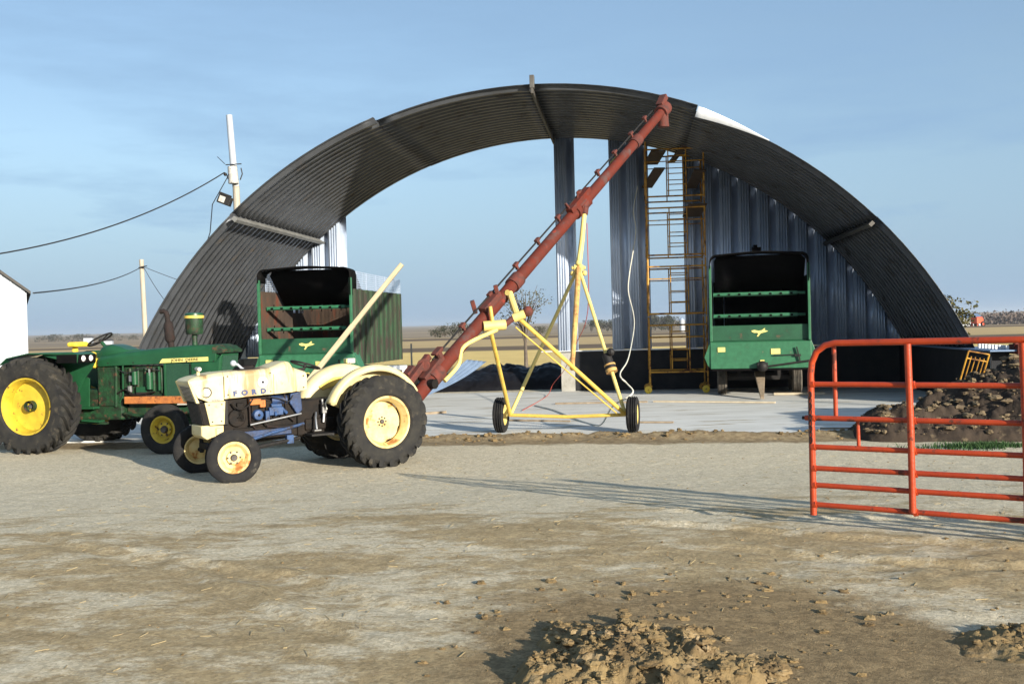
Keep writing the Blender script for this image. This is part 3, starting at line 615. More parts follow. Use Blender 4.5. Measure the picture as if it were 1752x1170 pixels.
def wheel(parent, loc, rz, Rt, w, rr, rim, tyre='tyre', hubm='hub', lugs=0, disc=0.05, scal=0, ribs=3, hubr=.05, holes=0, hubout=.02, name='wheel', flat=0.0, lugside=1):
    """outward face is local +Y"""
    h = w / 2; mb = MB()
    rim_out = [(rr + .005, h * .72), (rr - .005, h * .80), (rr - .028, h * .76), (rr - .055, h * .45), (rr - .075, h * .10), (rr - .055, -h * .35), (rr - .02, -h * .75), (rr + .005, -h * .75)]
    mb.lathe(rim_out, 40)
    yb = h * disc
    def md(j, a, r): return r * (1 + (.07 * abs(math.cos(scal * a / 2)) - .06 if scal and j >= 3 else 0))
    k = rr - .062
    mb.lathe([(hubr * .5, yb + .03), (hubr * 1.9, yb + .028), (k * .62, yb - .01), (k * .98, yb + .005), (k * 1.0, yb - .012), (k * .6, yb - .03), (.01, yb - .03)], 48, mod=md)
    wo = mb.build(name, rim, parent, smooth=30, loc=loc, rot=(0, 0, rz))
    mb = MB(); sh = Rt - (.058 if lugs else .022)
    body = [(rr - .004, h * .74), (rr + .03, h * .93), (rr + (sh - rr) * .5, h * 1.02), (sh - .045, h * .97), (sh - .008, h * .80), (sh + .004, h * .45), (sh + .008, 0), (sh + .004, -h * .45), (sh - .008, -h * .80), (sh - .045, -h * .97), (rr + (sh - rr) * .5, -h * 1.02), (rr + .03, -h * .93), (rr - .004, -h * .74)]
    if not lugs and ribs:
        body = [(rr - .004, h * .74), (rr + .02, h * .95), (rr + (Rt - rr) * .5, h * 1.04), (Rt - .045, h * .98), (Rt - .018, h * .86), (Rt - .004, h * .70)]
        for c in np.linspace(.62, -.62, ribs * 2 + 1)[1::2]:
            body += [(Rt - .004, h * (c + .30)), (Rt - .020, h * (c + .24)), (Rt - .020, h * (c + .16)), (Rt, h * (c + .10))] if False else [(Rt - .018, h * (c + .12)), (Rt - .018, h * (c - .02)), (Rt, h * (c - .06))]
        body += [(Rt - .004, -h * .70), (Rt - .018, -h * .86), (Rt - .045, -h * .98), (rr + (Rt - rr) * .5, -h * 1.04), (rr + .02, -h * .95), (rr - .004, -h * .74)]
    mb.lathe(body, 56)
    if lugs:
        for k in range(lugs):
            for s in (1, -1):
                a0 = 2 * math.pi * (k + (0 if s > 0 else .5)) / lugs; vs = []; N = 5
                for i in range(N + 1):
                    u = i / N; y = s * h * (-.06 + 1.06 * u); a = a0 + lugside * (0.36 * (u ** 1.25)) * (24 / lugs) ** .5
                    rt = Rt if u < .85 else Rt - .03; hw = (.030 + .010 * u) * (1 if Rt > .7 else .85); rb = sh - (0.03 if u > .8 else .012) - (.03 if u > .95 else 0)
                    for da, r in ((-hw / Rt * 1.25, rb), (-hw / Rt * .8, rt), (hw / Rt * .8, rt), (hw / Rt * 1.25, rb)):
                        vs.append((r * math.cos(a + da), y, r * math.sin(a + da)))
                fs = []
                for i in range(N):
                    for q in range(3): a = i * 4 + q; fs.append((a, a + 1, a + 5, a + 4))
                fs += [(0, 1, 2, 3), (N * 4 + 3, N * 4 + 2, N * 4 + 1, N * 4)]
                mb.add(vs, fs)
    mb.build('tyre', tyre, wo, smooth=28)
    mb = MB(); mb.lathe([(0.001, yb + .03 + hubout), (hubr * .8, yb + .03 + hubout), (hubr, yb + .02 + hubout * .6), (hubr, yb + .02)], 18)
    for k in range(holes):
        a = 2 * math.pi * k / holes; c = (math.cos(a) * hubr * 1.75, yb + .036, math.sin(a) * hubr * 1.75); mb.ball(c, .013, 6)
    mb.build('hub', hubm, wo)
    return wo
wheel(aug, tuple(wl + Vector((0, 0, .315))), rz - math.pi / 2, .315, .19, .185, 'pipe_pale', 'tyre_new', ribs=3, disc=-.1, hubr=.045, name='wheel')
wheel(aug, tuple(wr_ + Vector((0, 0, .315))), rz - math.pi / 2, .315, .19, .185, 'pipe_pale', 'tyre_new', ribs=3, disc=-.1, hubr=.045, name='wheel')

# ------------------------------------------------------------------ field gate
gt = thing('farm_gate', 'orange-red tubular steel farm gate standing open at the right', 'gate', (2.38, 7.95, 0), math.atan2(7.04 - 7.95, 3.61 - 2.38))
GL = 3.66; r = .0245
bend = [(0.0, 0, .34), (0.0, 0, 1.46), (.012, 0, 1.56), (.05, 0, 1.645), (.12, 0, 1.695), (.20, 0, 1.712), (GL, 0, 1.74)]
mb = MB(); mb.tube(bend, r + .001, 14); mb.build('outer_frame', 'gate', gt)
for z, z2 in ((1.385, 1.41), (1.115, 1.15), (.885, .925), (.715, .765), (.58, .62), (.425, .455)):
    mb = MB(); x0 = -.05 if abs(z - 1.115) < .01 else .0
    mb.tube([(x0, 0, z), (GL, 0, z2)], r - .003, 12); mb.build('rail', 'gate', gt)
for x in (.77, 1.55, 2.35, 3.15):
    mb = MB(); mb.tube([(x + .0, -.027, .43), (x - .002, -.030, 1.05), (x - .015, -.027, 1.70)], .026, 12); mb.build('upright', 'gate', gt)
mb = MB(); mb.tube([(GL, 0, .30), (GL, 0, 1.8)], r, 12); mb.build('upright', 'gate', gt)
mb = MB(); mb.tube([(.185, .03, 1.12), (.18, .03, 1.69)], .017, 10); mb.build('brace', 'gate', gt)
mb = MB(); mb.tube([(.36, .03, .90), (.355, .03, 1.13)], .014, 10); mb.build('brace', 'gate', gt)
mb = MB(); mb.tube([(-.075, 0, 1.115), (.02, 0, 1.115)], .014, 8); mb.build('latch_pin', 'iron', gt)
mb = MB()
for z in (1.385, 1.115, .885, .715, .58, .425):
    for x in (0, .77, 1.55, 2.35, 3.15): mb.tube([(x, -.004, z + .02 * x / 3 - .004), (x + .03, -.004, z + .02 * x / 3 + .004)], .030, 8)
mb.build('weld_collars', 'gate', gt)
mb = MB()
for k in range(9): a_ = Vector((.0, -.03 - .004 * (k % 2), 1.30 - k * .045)); mb.tube([a_ + Vector((.012 * math.cos(t), .004 * math.sin(t), .026 * math.sin(t))) for t in np.linspace(0, 6.283, 11)], .0045, 5, caps=False)
mb.build('latch_chain', 'iron', gt)
for z in (.62, 1.50): mb = MB(); mb.tube([(GL, 0, z), (GL + .12, 0, z)], .018, 8); mb.tube([(GL, 0, z - .05), (GL, 0, z + .05)], .034, 10); mb.build('hinge', 'iron', gt)
gp = Vector((2.38, 7.95, 0)) + Vector((1.23, -.91, 0)).normalized() * (GL + .16)
mb = MB(); mb.tube([(0, 0, -.5), (0, 0, 2.1)], [.10, .09], 16); hp = mb.build('gate_post', 'pole', None, loc=(gp.x, gp.y, 0)); tag(hp, 'thick round wooden post the farm gate hangs from', 'post')

# ------------------------------------------------------------------ forage wagons
def wagon(label, loc, rz, group, LN=4.5, inner='rusty_in'):
    w = thing('forage_wagon', label, 'wagon', loc, rz, group)
    W2 = 1.17; ZF, ZS, ZT = 1.32, 2.90, 3.42
    # lower cross-conveyor front
    mb = MB(); mb.prism([(-.02, .70), (.0, 1.33), (.12, 1.36), (.5, 1.36), (.5, .70)], -W2 - .03, W2 + .03, Matrix(((0, 1, 0, 0), (1, 0, 0, 0), (0, 0, 1, 0), (0, 0, 0, 1))))
    mb.build('conveyor_front', 'wagon_panel', w, smooth=0, bevel=.012)
    mb = MB(); mb.span(-W2, W2, .10, .14, 1.362, 1.73); mb.build('front_panel', 'wagon', w, smooth=0, bevel=.008)
    for s in (-1, 1):   # flared wings of the conveyor
        mb = MB(); mb.prism([(W2 - .02, 1.34), (W2 + .03, 1.36), (W2 + .18, .98), (W2 + .10, .78), (W2 + .035, .72)], .02, .45, Matrix.Scale(s, 4, (1, 0, 0))); mb.build('conveyor_wing', 'wagon_panel', w, smooth=0, bevel=.008)
    mb = MB(); mb.span(-W2 - .02, W2 + .06, -.04, .5, .65, .70); mb.build('skirt', 'black', w, smooth=0, bevel=.01)
    for z in (1.96, 2.48):
        mb = MB(); mb.tube([(-W2 + .06, .42, z), (W2 - .06, .42, z)], .035, 8); mb.span(-W2 + .06, W2 - .25, .34, .36, z - .045, z + .045)
        b = mb.build('beater', 'beater', w, smooth=0)
        mb = MB()
        for k in range(8):
            x = -W2 + .2 + k * .25; mb.box(x, .334, z, .06, .015, .04); mb.bar((x, .42, z - .10), (x + .02, .42, z + .10), .012, .02)
        mb.bar((-W2 + .1, .335, z - .03), (W2 - .2, .335, z - .03), .02, .012); mb.tube([(-W2 + .1, .42, z), (W2 - .1, .42, z)], .02, 6); mb.bar((-W2 + .1, .335, z - .03), (-W2 + .1, .42, z), .01, .01)
        mb.build('beater_teeth', 'black', b, smooth=0)
    # inner side walls, floor, back
    wfn = lambda s, mat, nm, x0, x1, y0, y1, z0, z1: (MB().span(x0, x1, y0, y1, z0, z1)).build(nm, mat, w, smooth=0, bevel=.004)
    wfn(0, 'rusty_in', 'box_floor', -W2 + .02, W2 - .02, .52, LN - .05, 1.20, 1.24)
    for s in (-1, 1):
        # ribbed outer siding
        mb = MB(); vs = []; fs = []; cols = []
        y = .02
        while y < LN - .01:
            for a, d in ((0, 0), (.14, 0), (.20, .045), (.34, .045), (.40, 0)): cols.append((min(y + a, LN), d))
            y += .45
        for y, d in cols: vs += [(s * (W2 + .006 + d), y, ZF - .28), (s * (W2 + .006 + d), y, ZS if s > 0 else 2.40)]
        for i in range(len(cols) - 1): fs.append((2 * i, 2 * i + 1, 2 * i + 3, 2 * i + 2))
        mb.add(vs, fs); mb.build('side_wall', 'wagon_side', w, smooth=0, solid=.006)
        mb = MB(); lx = s * (W2 - .012)
        if s > 0: mb.span(lx - .012, lx + .012, .12, LN - .045, 1.38, ZS)
        else:
            mb.span(lx - .012, lx + .012, .12, LN - .045, 1.38, 2.40); mb.span(lx - .012, lx + .012, .12, LN - .045, 2.62, ZS)
            for y0_, y1_ in ((.12, 2.20), (2.42, 2.56), (2.76, 2.80), (2.98, LN - .045)): mb.span(lx - .012, lx + .012, y0_, y1_, 2.40, 2.62)
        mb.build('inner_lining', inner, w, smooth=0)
        # mesh top
        mb = MB()
        for k in range(8): mb.bar((s * W2, .45, ZS + .05 + k * .055), (s * W2, LN, ZS + .05 + k * .045), .013, .013)
        for k in range(40):
            y = .47 + k * (LN - .47) / 39; t = .020 if k % 8 == 0 else .007; mb.bar((s * W2, y, ZS), (s * W2, y, ZS + .44 - .03 * k / 39), t, t)
        mb.build('mesh_extension', 'galv', w, smooth=0)
        mb = MB(); mb.span(s * W2 - .03, s * W2 + .03, -.02, .05, 1.36, ZT - .25); mb.build('corner_post', 'wagon_panel', w, smooth=0, bevel=.006)
    # rear wall with openings
    bw = [(-W2, W2, 1.24, ZS)]
    mb = MB()
    for x0, x1, z0, z1 in bw: mb.span(x0, x1, LN - .04, LN - .005, z0, z1)
    mb.build('rear_door', inner, w, smooth=0)
    # black hood over the front
    mb = MB(); c = []; r_ = .16
    def prof(y, dz=0):
        o = [(-W2, y, 3.1), (-W2, y, ZT - r_ + dz)]
        for k in range(7): a = math.pi - k * math.pi / 12; o.append((-W2 + r_ + r_ * math.cos(a), y, ZT + dz - r_ + r_ * math.sin(a) + 0))
        o.append((-.15, y, ZT + .05 + dz)); o.append((.15, y, ZT + .05 + dz))
        for k in range(7): a = math.pi / 2 - k * math.pi / 12; o.append((W2 - r_ + r_ * math.cos(a), y, ZT + dz - r_ + r_ * math.sin(a)))
        o += [(W2, y, ZT - r_ + dz), (W2, y, 2.75)]; return o
    a = prof(-.05); b = prof(.50, -.02); n = len(a); mb.add(a + b, [(i, i + 1, n + i + 1, n + i) for i in range(n - 1)])
    mb.add([(-W2 + .03, .50, 2.62), *b[1:-1], (W2, .50, 2.62)], [tuple(range(n))]) if False else mb.add([(-W2 + .10, 1.5, 2.5), (W2 - .03, 1.5, 2.5), (W2 - .03, .5, 3.30), (W2 - .16, .5, 3.41), (-W2 + .16, .5, 3.41), (-W2 + .10, .5, 3.30)], [(0, 1, 2, 3, 4, 5)])
    mb.build('hood', 'black', w, smooth=40, solid=.02)
    # decals
    for x, z, sx, sz in ((-.93, 1.16, .18, .11), (.36, 1.10, .22, .13)):
        mb = MB(); mb.box(x, -.022, z, sx, .012, sz); mb.build('data_plate', 'decal', w, smooth=0)
    mb = MB(); em = [(-.20, 1.60), (-.13, 1.615), (-.03, 1.59), (.05, 1.605), (.10, 1.645), (.13, 1.655), (.11, 1.61), (.20, 1.58), (.12, 1.555), (.03, 1.535), (.00, 1.51), (-.04, 1.455), (-.075, 1.455), (-.04, 1.52), (-.06, 1.545), (-.14, 1.545), (-.19, 1.57)]
    mb.prism(em, .088, .098); mb.build('emblem', 'decal', w, smooth=0)
    mb = MB(); mb.box(0.04, -.03, .87, .10, .02, .06); mb.build('small_plate', 'decal', w, smooth=0)
    # levers and gearbox
    mb = MB(); mb.bar((.85, -.06, 1.20), (.93, -.06, .84), .035, .03); mb.bar((.80, -.06, 1.0), (.95, -.06, 1.0), .03, .05); mb.bar((.3, -.05, 1.0), (.84, -.05, 1.02), .02, .02); mb.build('control_lever', 'iron', w, smooth=0)
    mb = MB(); mb.ball((.04, -.10, .75), .13, 12); mb.box(.04, -.1, .80, .26, .16, .08); mb.tube([(.04, -.2, .75), (.04, -.02, .75)], .05, 10); mb.build('gearbox', 'iron', w, bevel=.01)
    mb = MB(); mb.tube([(.1, -.07, .74), (1.22, -.07, .88)], .022, 8); mb.build('drive_rod', 'iron', w)
    # running gear
    mb = MB(); mb.span(-.55, .55, .35, LN - .3, .78, .92); mb.span(-.95, .95, 1.25, 1.37, .36, .46); mb.span(-.95, .95, LN - 1.0, LN - .88, .36, .46)
    for y in (1.31, LN - .94):
        for s in (-1, 1): mb.bar((s * .5, y, .44), (s * .5, y, .82), .08, .08)
    mb.build('running_gear', 'iron', w, smooth=0)
    mb = MB(); mb.add([(-.13, .8, .60), (.13, .8, .60), (.045, -.55, .10), (-.045, -.55, .10), (-.13, .8, .52), (.13, .8, .52), (.045, -.55, .03), (-.045, -.55, .03)], [(0, 1, 2, 3), (7, 6, 5, 4), (0, 3, 7, 4), (1, 5, 6, 2), (0, 4, 5, 1), (3, 2, 6, 7)])
    mb.box(0, -.62, .05, .09, .16, .05); mb.build('tongue', 'stick', w, smooth=0, bevel=.006)
    for y in (1.31, LN - .94):
        for s in (-1, 1): wheel(w, (s * .93, y, .37), -math.pi / 2 * s, .37, .24, .20, 'decal', 'tyre_dusty', ribs=4, disc=.1, name='wheel')
    return w
GRP = 'green forage wagons'
w1 = wagon('green forage wagon at left behind the tractors with rusty inside and striped side showing', (-5.02, 24.2, .02), R(-9), GRP)
w2 = wagon('green forage wagon at right beside the scaffold tower, facing straight out with bright front', (6.07, 24.35, .02), R(-12), GRP, 3.5, 'black'); w2.scale = (1, 1, 1.03)  # black lining paints in the shade inside this box
mb = MB(); mb.span(-.14, .08, .3, .5, 3.44, 3.60); mb.tube([(-.06, .4, 3.5), (-.06, .4, 3.66)], .05, 8); o = mb.build('roof_lamp_box', 'black', w2, smooth=0, bevel=.01)


# ------------------------------------------------------------------ small cream tractor (local x forward, y left = towards the camera)
ct = thing('cream_tractor', 'small old cream tractor with blue greasy engine and blocky lettering on the hood', 'tractor', (-2.25, 14.46, gz(-2.25, 14.2) - .015), math.atan2(-.594, -.804))
mb = MB(); mb.loft([(2.10, .275, 1.065, 1.415, .07), (1.86, .28, 1.075, 1.425, .07), (1.52, .28, 1.09, 1.435, .07), (1.42, .28, 1.09, 1.455, .08), (1.30, .28, 1.095, 1.50, .10), (1.20, .27, 1.10, 1.525, .12), (1.15, .27, 1.10, 1.515, .12), (1.11, .27, 1.105, 1.44, .09), (.92, .26, 1.12, 1.37, .07)], 8)
hood = mb.build('hood', 'cream_hood', ct, smooth=40, bevel=.006)
mb = MB(); mb.loft([(2.105, .278, 1.045, 1.418, .07), (2.30, .275, 1.035, 1.395, .07), (2.44, .262, 1.10, 1.37, .07), (2.52, .25, 1.24, 1.345, .05), (2.555, .24, 1.285, 1.32, .02)], 8); mb.build('nose_cowl', 'cream_hood', ct, smooth=40, bevel=.005)
mb = MB(); mb.prism([(2.535, 1.275), (2.50, 1.275), (2.36, 1.04), (2.435, 1.035)], -.20, .20); mb.build('upper_grille', 'iron', ct, smooth=0)
for s in (-1, 1):
    mb = MB(); mb.prism([(2.565, 1.315), (2.53, 1.30), (2.42, 1.03), (2.46, 1.03)], s * .205, s * .262); mb.build('grille_frame', 'cream', ct, smooth=0, bevel=.006)
mb = MB()
for k in range(12): z = 1.06 + k * .018; x = 2.445 + (z - 1.035) / .24 * .10; mb.bar((x, -.2, z), (x, .2, z), .006, .006)
mb.build('grille_slats', 'chrome', ct, smooth=0)
mb = MB(); mb.prism([(2.43, 1.03), (2.36, .74), (2.24, .74), (2.24, 1.03)], -.235, .235); mb.build('lower_grille', 'grease', ct, smooth=0, bevel=.006)
mb = MB()
for k in range(16): z = .755 + k * .017; x = 2.365 + (z - .74) / .29 * .07; mb.bar((x, -.22, z), (x, .22, z), .005, .005)
mb.build('grille_slats', 'hub', ct, smooth=0)
for s in (-1, 1):
    mb = MB(); mb.prism([(2.355, 1.034), (2.08, 1.04), (2.10, .735), (2.29, .735)], s * .236, s * .262); mb.build('side_panel', 'cream', ct, smooth=0, bevel=.006)
mb = MB(); mb.loft([(2.08, .18, .60, .73, .03), (2.20, .20, .575, .735, .03), (2.32, .22, .545, .735, .03), (2.385, .19, .60, .73, .02)], 4); mb.box(2.15, .20, .62, .10, .06, .14); mb.build('front_casting', 'cream', ct, smooth=30, bevel=.012)
for s in (-1, 1):
    mb = MB(); T4 = Matrix.Translation((2.33, s * .262, 1.165)) @ Matrix.Rotation(-s * .35, 4, 'Z')
    pr = [(.068, -.03), (.070, .018), (.062, .026), (.056, .014)] if s > 0 else [(.068, .03), (.070, -.018), (.062, -.026), (.056, -.014)]
    mb.lathe(pr, 28, T4); h = mb.build('headlight', 'hub', ct)
    mb = MB(); mb.lathe([(.001, s * .022), (.03, s * .021), (.057, s * .012)], 24, T4); mb.build('headlight_lens', 'ceramic', h)
for ch, x in zip('FORD', (1.955, 1.825, 1.695, 1.565)):
    text_mesh('hood_letter', ch, .088, 'letter', ct, (x, .2815, 1.128 + (1.955 - x) * .03), (R(90), R(-4), R(180)), .003, 1.2, .0055)
text_mesh('model_number', '4000', .036, 'letter', ct, (2.215, .279, 1.055), (R(90), 0, R(180)), .002, 1.5)
mb = MB(); mb.lathe([(.001, .0), (.018, .012), (.03, .012), (.07, .008), (.075, .0), (.075, -.01)], 26, Matrix.Translation((1.57, .280, 1.262))); mb.build('round_cap', 'white', ct)
mb = MB(); mb.ball((1.57, .293, 1.262), .016, 8); mb.build('cap_bolt', 'manifold', ct)
mb = MB(); mb.tube([(2.36, .06, 1.37), (2.36, .06, 1.44)], .022, 10); l = mb.build('hood_lamp', 'cream', ct)
mb = MB(); mb.tube([(2.36, .0, 1.465), (2.36, .12, 1.465)], .028, 10); mb.build('lamp_head', 'ceramic', l)
mb = MB(); mb.tube([(1.70, 0, 1.42), (1.75, 0, 1.45), (1.80, 0, 1.50), (1.85, 0, 1.515)], .018, 8); mb.ball((1.86, 0, 1.52), .042, 12); mb.build('filler_knob', 'white', ct)
mb = MB(); mb.tube([(1.80, -.1, 1.43), (1.55, -.1, 1.45)], .04, 10); mb.box(1.68, .0, 1.43, .3, .22, .03); mb.build('battery_tray', 'grease', ct)
mb = MB()
for s in (-1, 1):
    for x in (2.098, 1.415): mb.bar((x, s * .2815, 1.09), (x, s * .2815, 1.36), .006, .004)
mb.tube([(1.415, -.28, 1.1), (1.415, .28, 1.1)], .003, 5); mb.tube([(2.098, -.28, 1.08), (2.098, .28, 1.08)], .003, 5)
mb.build('hood_seam', 'grease', ct, smooth=0)
mb = MB()
for x, z in ((2.05, 1.12), (2.05, 1.36), (1.46, 1.13), (1.46, 1.38), (.98, 1.16), (.98, 1.32), (2.3, 1.0), (2.13, 1.0), (2.14, .78), (2.26, .78)): mb.tube([(x, .262 if z < 1.04 else .278, z), (x, .272 if z < 1.04 else .288, z)], .009, 7)
mb.tube([(2.0, .262, .8), (2.0, .27, .8)], .001, 3); mb.build('panel_bolts', 'manifold', ct)
mb = MB(); mb.tube(curve([(1.98, .21, 1.0), (1.9, .26, .92), (1.78, .25, .95), (1.7, .24, 1.04)]), .013, 7); mb.build('radiator_hose', 'grease', ct)
mb = MB(); mb.tube(curve([(1.12, .24, 1.06), (1.2, .27, .98), (1.32, .27, 1.02), (1.48, .25, 1.06)]), .007, 6); mb.build('wiring', 'wire', ct)
# engine and driveline
mb = MB(); mb.span(1.0, 2.08, -.16, .16, .58, 1.06); mb.span(1.05, 1.95, -.19, .19, .50, .66)
for k in range(4): mb.span(1.2 + k * .2, 1.30 + k * .2, -.2, .2, .74, 1.0)
mb.lathe([(.01, -.03), (.12, -.03), (.12, .03), (.01, .03)], 18, Matrix.Translation((1.9, .17, .80)))
mb.build('engine_block', 'grease', ct, smooth=30, bevel=.012)
mb = MB(); mb.span(2.02, 2.2, -.2, .2, .72, 1.05); mb.tube([(2.0, 0, .95), (1.95, .1, 1.0), (1.85, .12, 1.05)], .03, 8); mb.build('radiator', 'iron', ct, smooth=0, bevel=.01)
mb = MB(); mb.lathe([(.001, .05), (.03, .045), (.062, .04), (.072, .02), (.072, -.08)], 24, Matrix.Translation((1.63, .23, .825))); mb.build('oil_filter', 'blue', ct)
mb = MB(); mb.ball((1.63, .285, .825), .018, 8); mb.build('filter_bolt', 'manifold', ct)
mb = MB(); mb.box(1.38, .22, .86, .20, .10, .11); mb.box(1.50, .22, .80, .06, .08, .14); mb.tube([(1.30, .24, .93), (1.45, .24, .93)], .035, 10); mb.tube([(1.4, .27, .85), (1.4, .30, .80)], .02, 8); mb.tube([(1.30, .25, .90), (1.22, .24, .82)], .025, 8); mb.build('fuel_pump', 'blue', ct, smooth=30, bevel=.015)
mb = MB(); mb.tube([(1.20, .17, 1.0), (1.42, .17, 1.0)], .065, 16); mb.build('hydraulic_reservoir', 'blue_dark', ct)
mb = MB(); mb.prism([(1.15, 1.08), (1.0, 1.1), (.98, .85), (1.05, .78), (1.16, .95)], .05, .22); mb.build('bell_housing', 'blue_dark', ct, smooth=0, bevel=.01)
mb = MB(); mb.box(1.66, .20, 1.0, .16, .10, .08); mb.box(1.56, .2, .97, .08, .10, .10); mb.build('exhaust_manifold', 'orange', ct, smooth=0, bevel=.012)
mb = MB(); mb.tube([(1.74, .22, 1.06), (1.73, .22, .72), (1.66, .22, .64)], .012, 8); mb.tube([(1.55, .23, .75), (1.5, .24, .66), (1.35, .22, .64)], .014, 8); mb.tube([(1.24, .22, 1.08), (1.22, .23, .8), (1.1, .2, .7)], .012, 8); mb.build('fuel_line', 'manifold', ct)
mb = MB(); mb.span(.2, 1.05, -.2, .2, .48, .98); mb.span(-.32, .28, -.24, .24, .42, .98); mb.span(.5, .95, -.24, .24, .55, .72); mb.build('transmission', 'grease', ct, smooth=0, bevel=.03)
mb = MB(); mb.lathe([(.06, -.60), (.10, -.58), (.11, -.35), (.17, -.24), (.17, .24), (.11, .35), (.10, .58), (.06, .60)], 20, Matrix.Translation((0, 0, .63))); mb.build('rear_axle', 'iron', ct)
for s in (-1, 1):
    mb = MB(); mb.bar((2.10, s * .19, .56), (1.15, s * .20, .58), .05, .09); mb.build('frame_rail', 'blue_dark', ct, smooth=0, bevel=.01)
    mb = MB(); mb.tube([(1.95, s * .34, .47), (1.45, s * .30, .58), (.98, s * .25, .66)], .02, 8); mb.build('drag_link', 'blue', ct)
    mb = MB(); mb.tube([(2.02, s * .42, .38), (1.02, s * .18, .46)], .028, 8); mb.build('radius_rod', 'iron', ct)
    mb = MB(); mb.tube([(1.75, s * .26, .70), (1.02, s * .26, .80)], .014, 8); mb.build('steering_rod', 'chrome', ct)
    mb = MB(); mb.prism([(.42, .50), (.98, .50), (.98, .525), (.42, .525)], s * .26, s * .50); mb.bar((.5, s * .22, .5), (.5, s * .4, .5), .05, .04); mb.build('foot_step', 'iron', ct, smooth=0)
    mb = MB(); mb.tube([(.80, s * .26, .80), (.84, s * .33, .72), (.85, s * .38, .58)], .015, 8); mb.box(.86, s * .40, .57, .10, .08, .015); mb.build('pedal', 'chrome', ct)
mb = MB(); mb.tube([(.70, .26, .98), (.68, .27, .80), (.70, .28, .66)], .022, 8); mb.box(.7, .3, .86, .06, .05, .14); mb.build('side_lever', 'chrome', ct)
mb = MB(); mb.box(1.18, .21, .46, .10, .08, .12); mb.build('small_box', 'blue', ct, smooth=0, bevel=.01)
mb = MB(); mb.bar((2.12, -.56, .40), (2.12, .56, .40), .09, .08); mb.bar((2.12, -.1, .4), (2.12, .1, .4), .12, .16)
for s in (-1, 1): mb.tube([(2.13, s * .55, .30), (2.13, s * .55, .50)], .03, 10); mb.tube([(2.13, s * .53, .34), (2.14, s * .62, .34)], .03, 10)
mb.build('front_axle', 'iron', ct, bevel=.008)
mb = MB(); mb.tube([(1.98, -.5, .36), (1.98, .5, .36)], .016, 8); mb.build('tie_rod', 'iron', ct)
for s in (1, -1):
    rz_ = (0 if s > 0 else math.pi) - .20
    wheel(ct, (2.14, s * .645, .345), rz_, .345, .19, .205, 'rim_cream', 'tyre_new', ribs=3, disc=.25, scal=6, hubr=.045, holes=6, hubout=.035, name='front_wheel')
    wheel(ct, (0, s * .70, .64), 0 if s > 0 else math.pi, .645, .34, .365, 'rim_cream', 'tyre', lugs=22, disc=-.30, scal=8, hubr=.035, holes=8, hubout=.02, name='rear_wheel')
# fenders
def fender(s):
    mb = MB(); pr = [(.30, .365), (.70, .37), (.745, .385), (.775, .42), (.785, .50), (.78, .545), (.755, .575), (.70, .585)]
    mb.lathe([(r, s * y) for r, y in pr], 40, Matrix.Translation((0, 0, .645)), R(22), R(150))
    f = mb.build('fender', 'cream', ct, smooth=40, solid=.006)
    return f
for s in (1, -1): fender(s)
mb = MB(); mb.prism([(.46, 1.12), (.22, 1.24), (.02, 1.25), (-.02, 1.19), (.20, 1.12), (.40, 1.06)], -.34, -.36); mb.build('fender_pad', 'pipe', ct, smooth=0, bevel=.01)
mb = MB(); mb.box(-.13, -.5, 1.47, .13, .12, .075); mb.tube([(-.13, -.5, 1.40), (-.13, -.5, 1.47)], .02, 8); lb = mb.build('fender_lamp', 'ceramic', ct, smooth=0, bevel=.015)
mb = MB(); mb.box(-.06, -.5, 1.47, .02, .10, .06); mb.build('lamp_lens', 'decal', lb, smooth=0, bevel=.005)
for s in (1, -1):
    mb = MB(); mb.tube([(.66, s * .34, .98), (.70, s * .36, .92), (.69, s * .38, .84)], .008, 6); mb.build('fender_cable', 'rope', ct)
# seat, steering, rear linkage
mb = MB(); mb.lathe([(.001, -.02), (.12, -.015), (.2, .02), (.22, .09)], 24, Matrix.Translation((.02, 0, 1.12)) @ Matrix.Rotation(math.pi / 2, 4, 'X')); mb.tube([(.02, 0, 1.1), (.1, 0, .96)], .03, 8); mb.build('seat', 'cream', ct, solid=.006)
mb = MB(); c = Vector((.82, 0, 1.455)); axs = Vector((-.32, 0, 1)).normalized(); x_ = Vector((0, 1, 0)); y_ = axs.cross(x_)
ring = [c + (x_ * math.cos(a) + y_ * math.sin(a)) * .205 for a in np.linspace(0, 2 * math.pi, 33)]; mb.tube(ring, .014, 8, caps=False)
for a in (.5, 2.6, 4.7): mb.tube([c - axs * .03, c + (x_ * math.cos(a) + y_ * math.sin(a)) * .2], .010, 6)
mb.tube([c - axs * .02, c - axs * .32 + Vector((.06, 0, 0))], .02, 8); mb.ball(c - axs * .02, .03, 8); mb.build('steering_wheel', 'iron', ct)
mb = MB(); mb.box(.96, 0, 1.36, .06, .36, .10); mb.bar((.90, .18, 1.42), (1.08, .14, 1.40), .04, .02); mb.build('dash_panel', 'iron', ct, smooth=0, bevel=.01)
for s in (-1, 1):
    mb = MB(); mb.bar((-.3, s * .22, .45), (-.85, s * .34, .42), .03, .06); mb.bar((-.25, s * .2, .98), (-.62, s * .25, 1.05), .03, .06); mb.tube([(-.6, s * .25, 1.05), (-.62, s * .29, .45)], .014, 8); mb.build('lift_arm', 'iron', ct, smooth=0)
mb = MB(); mb.bar((-.2, 0, .38), (-.95, 0, .38), .08, .03); mb.build('drawbar', 'iron', ct, smooth=0)

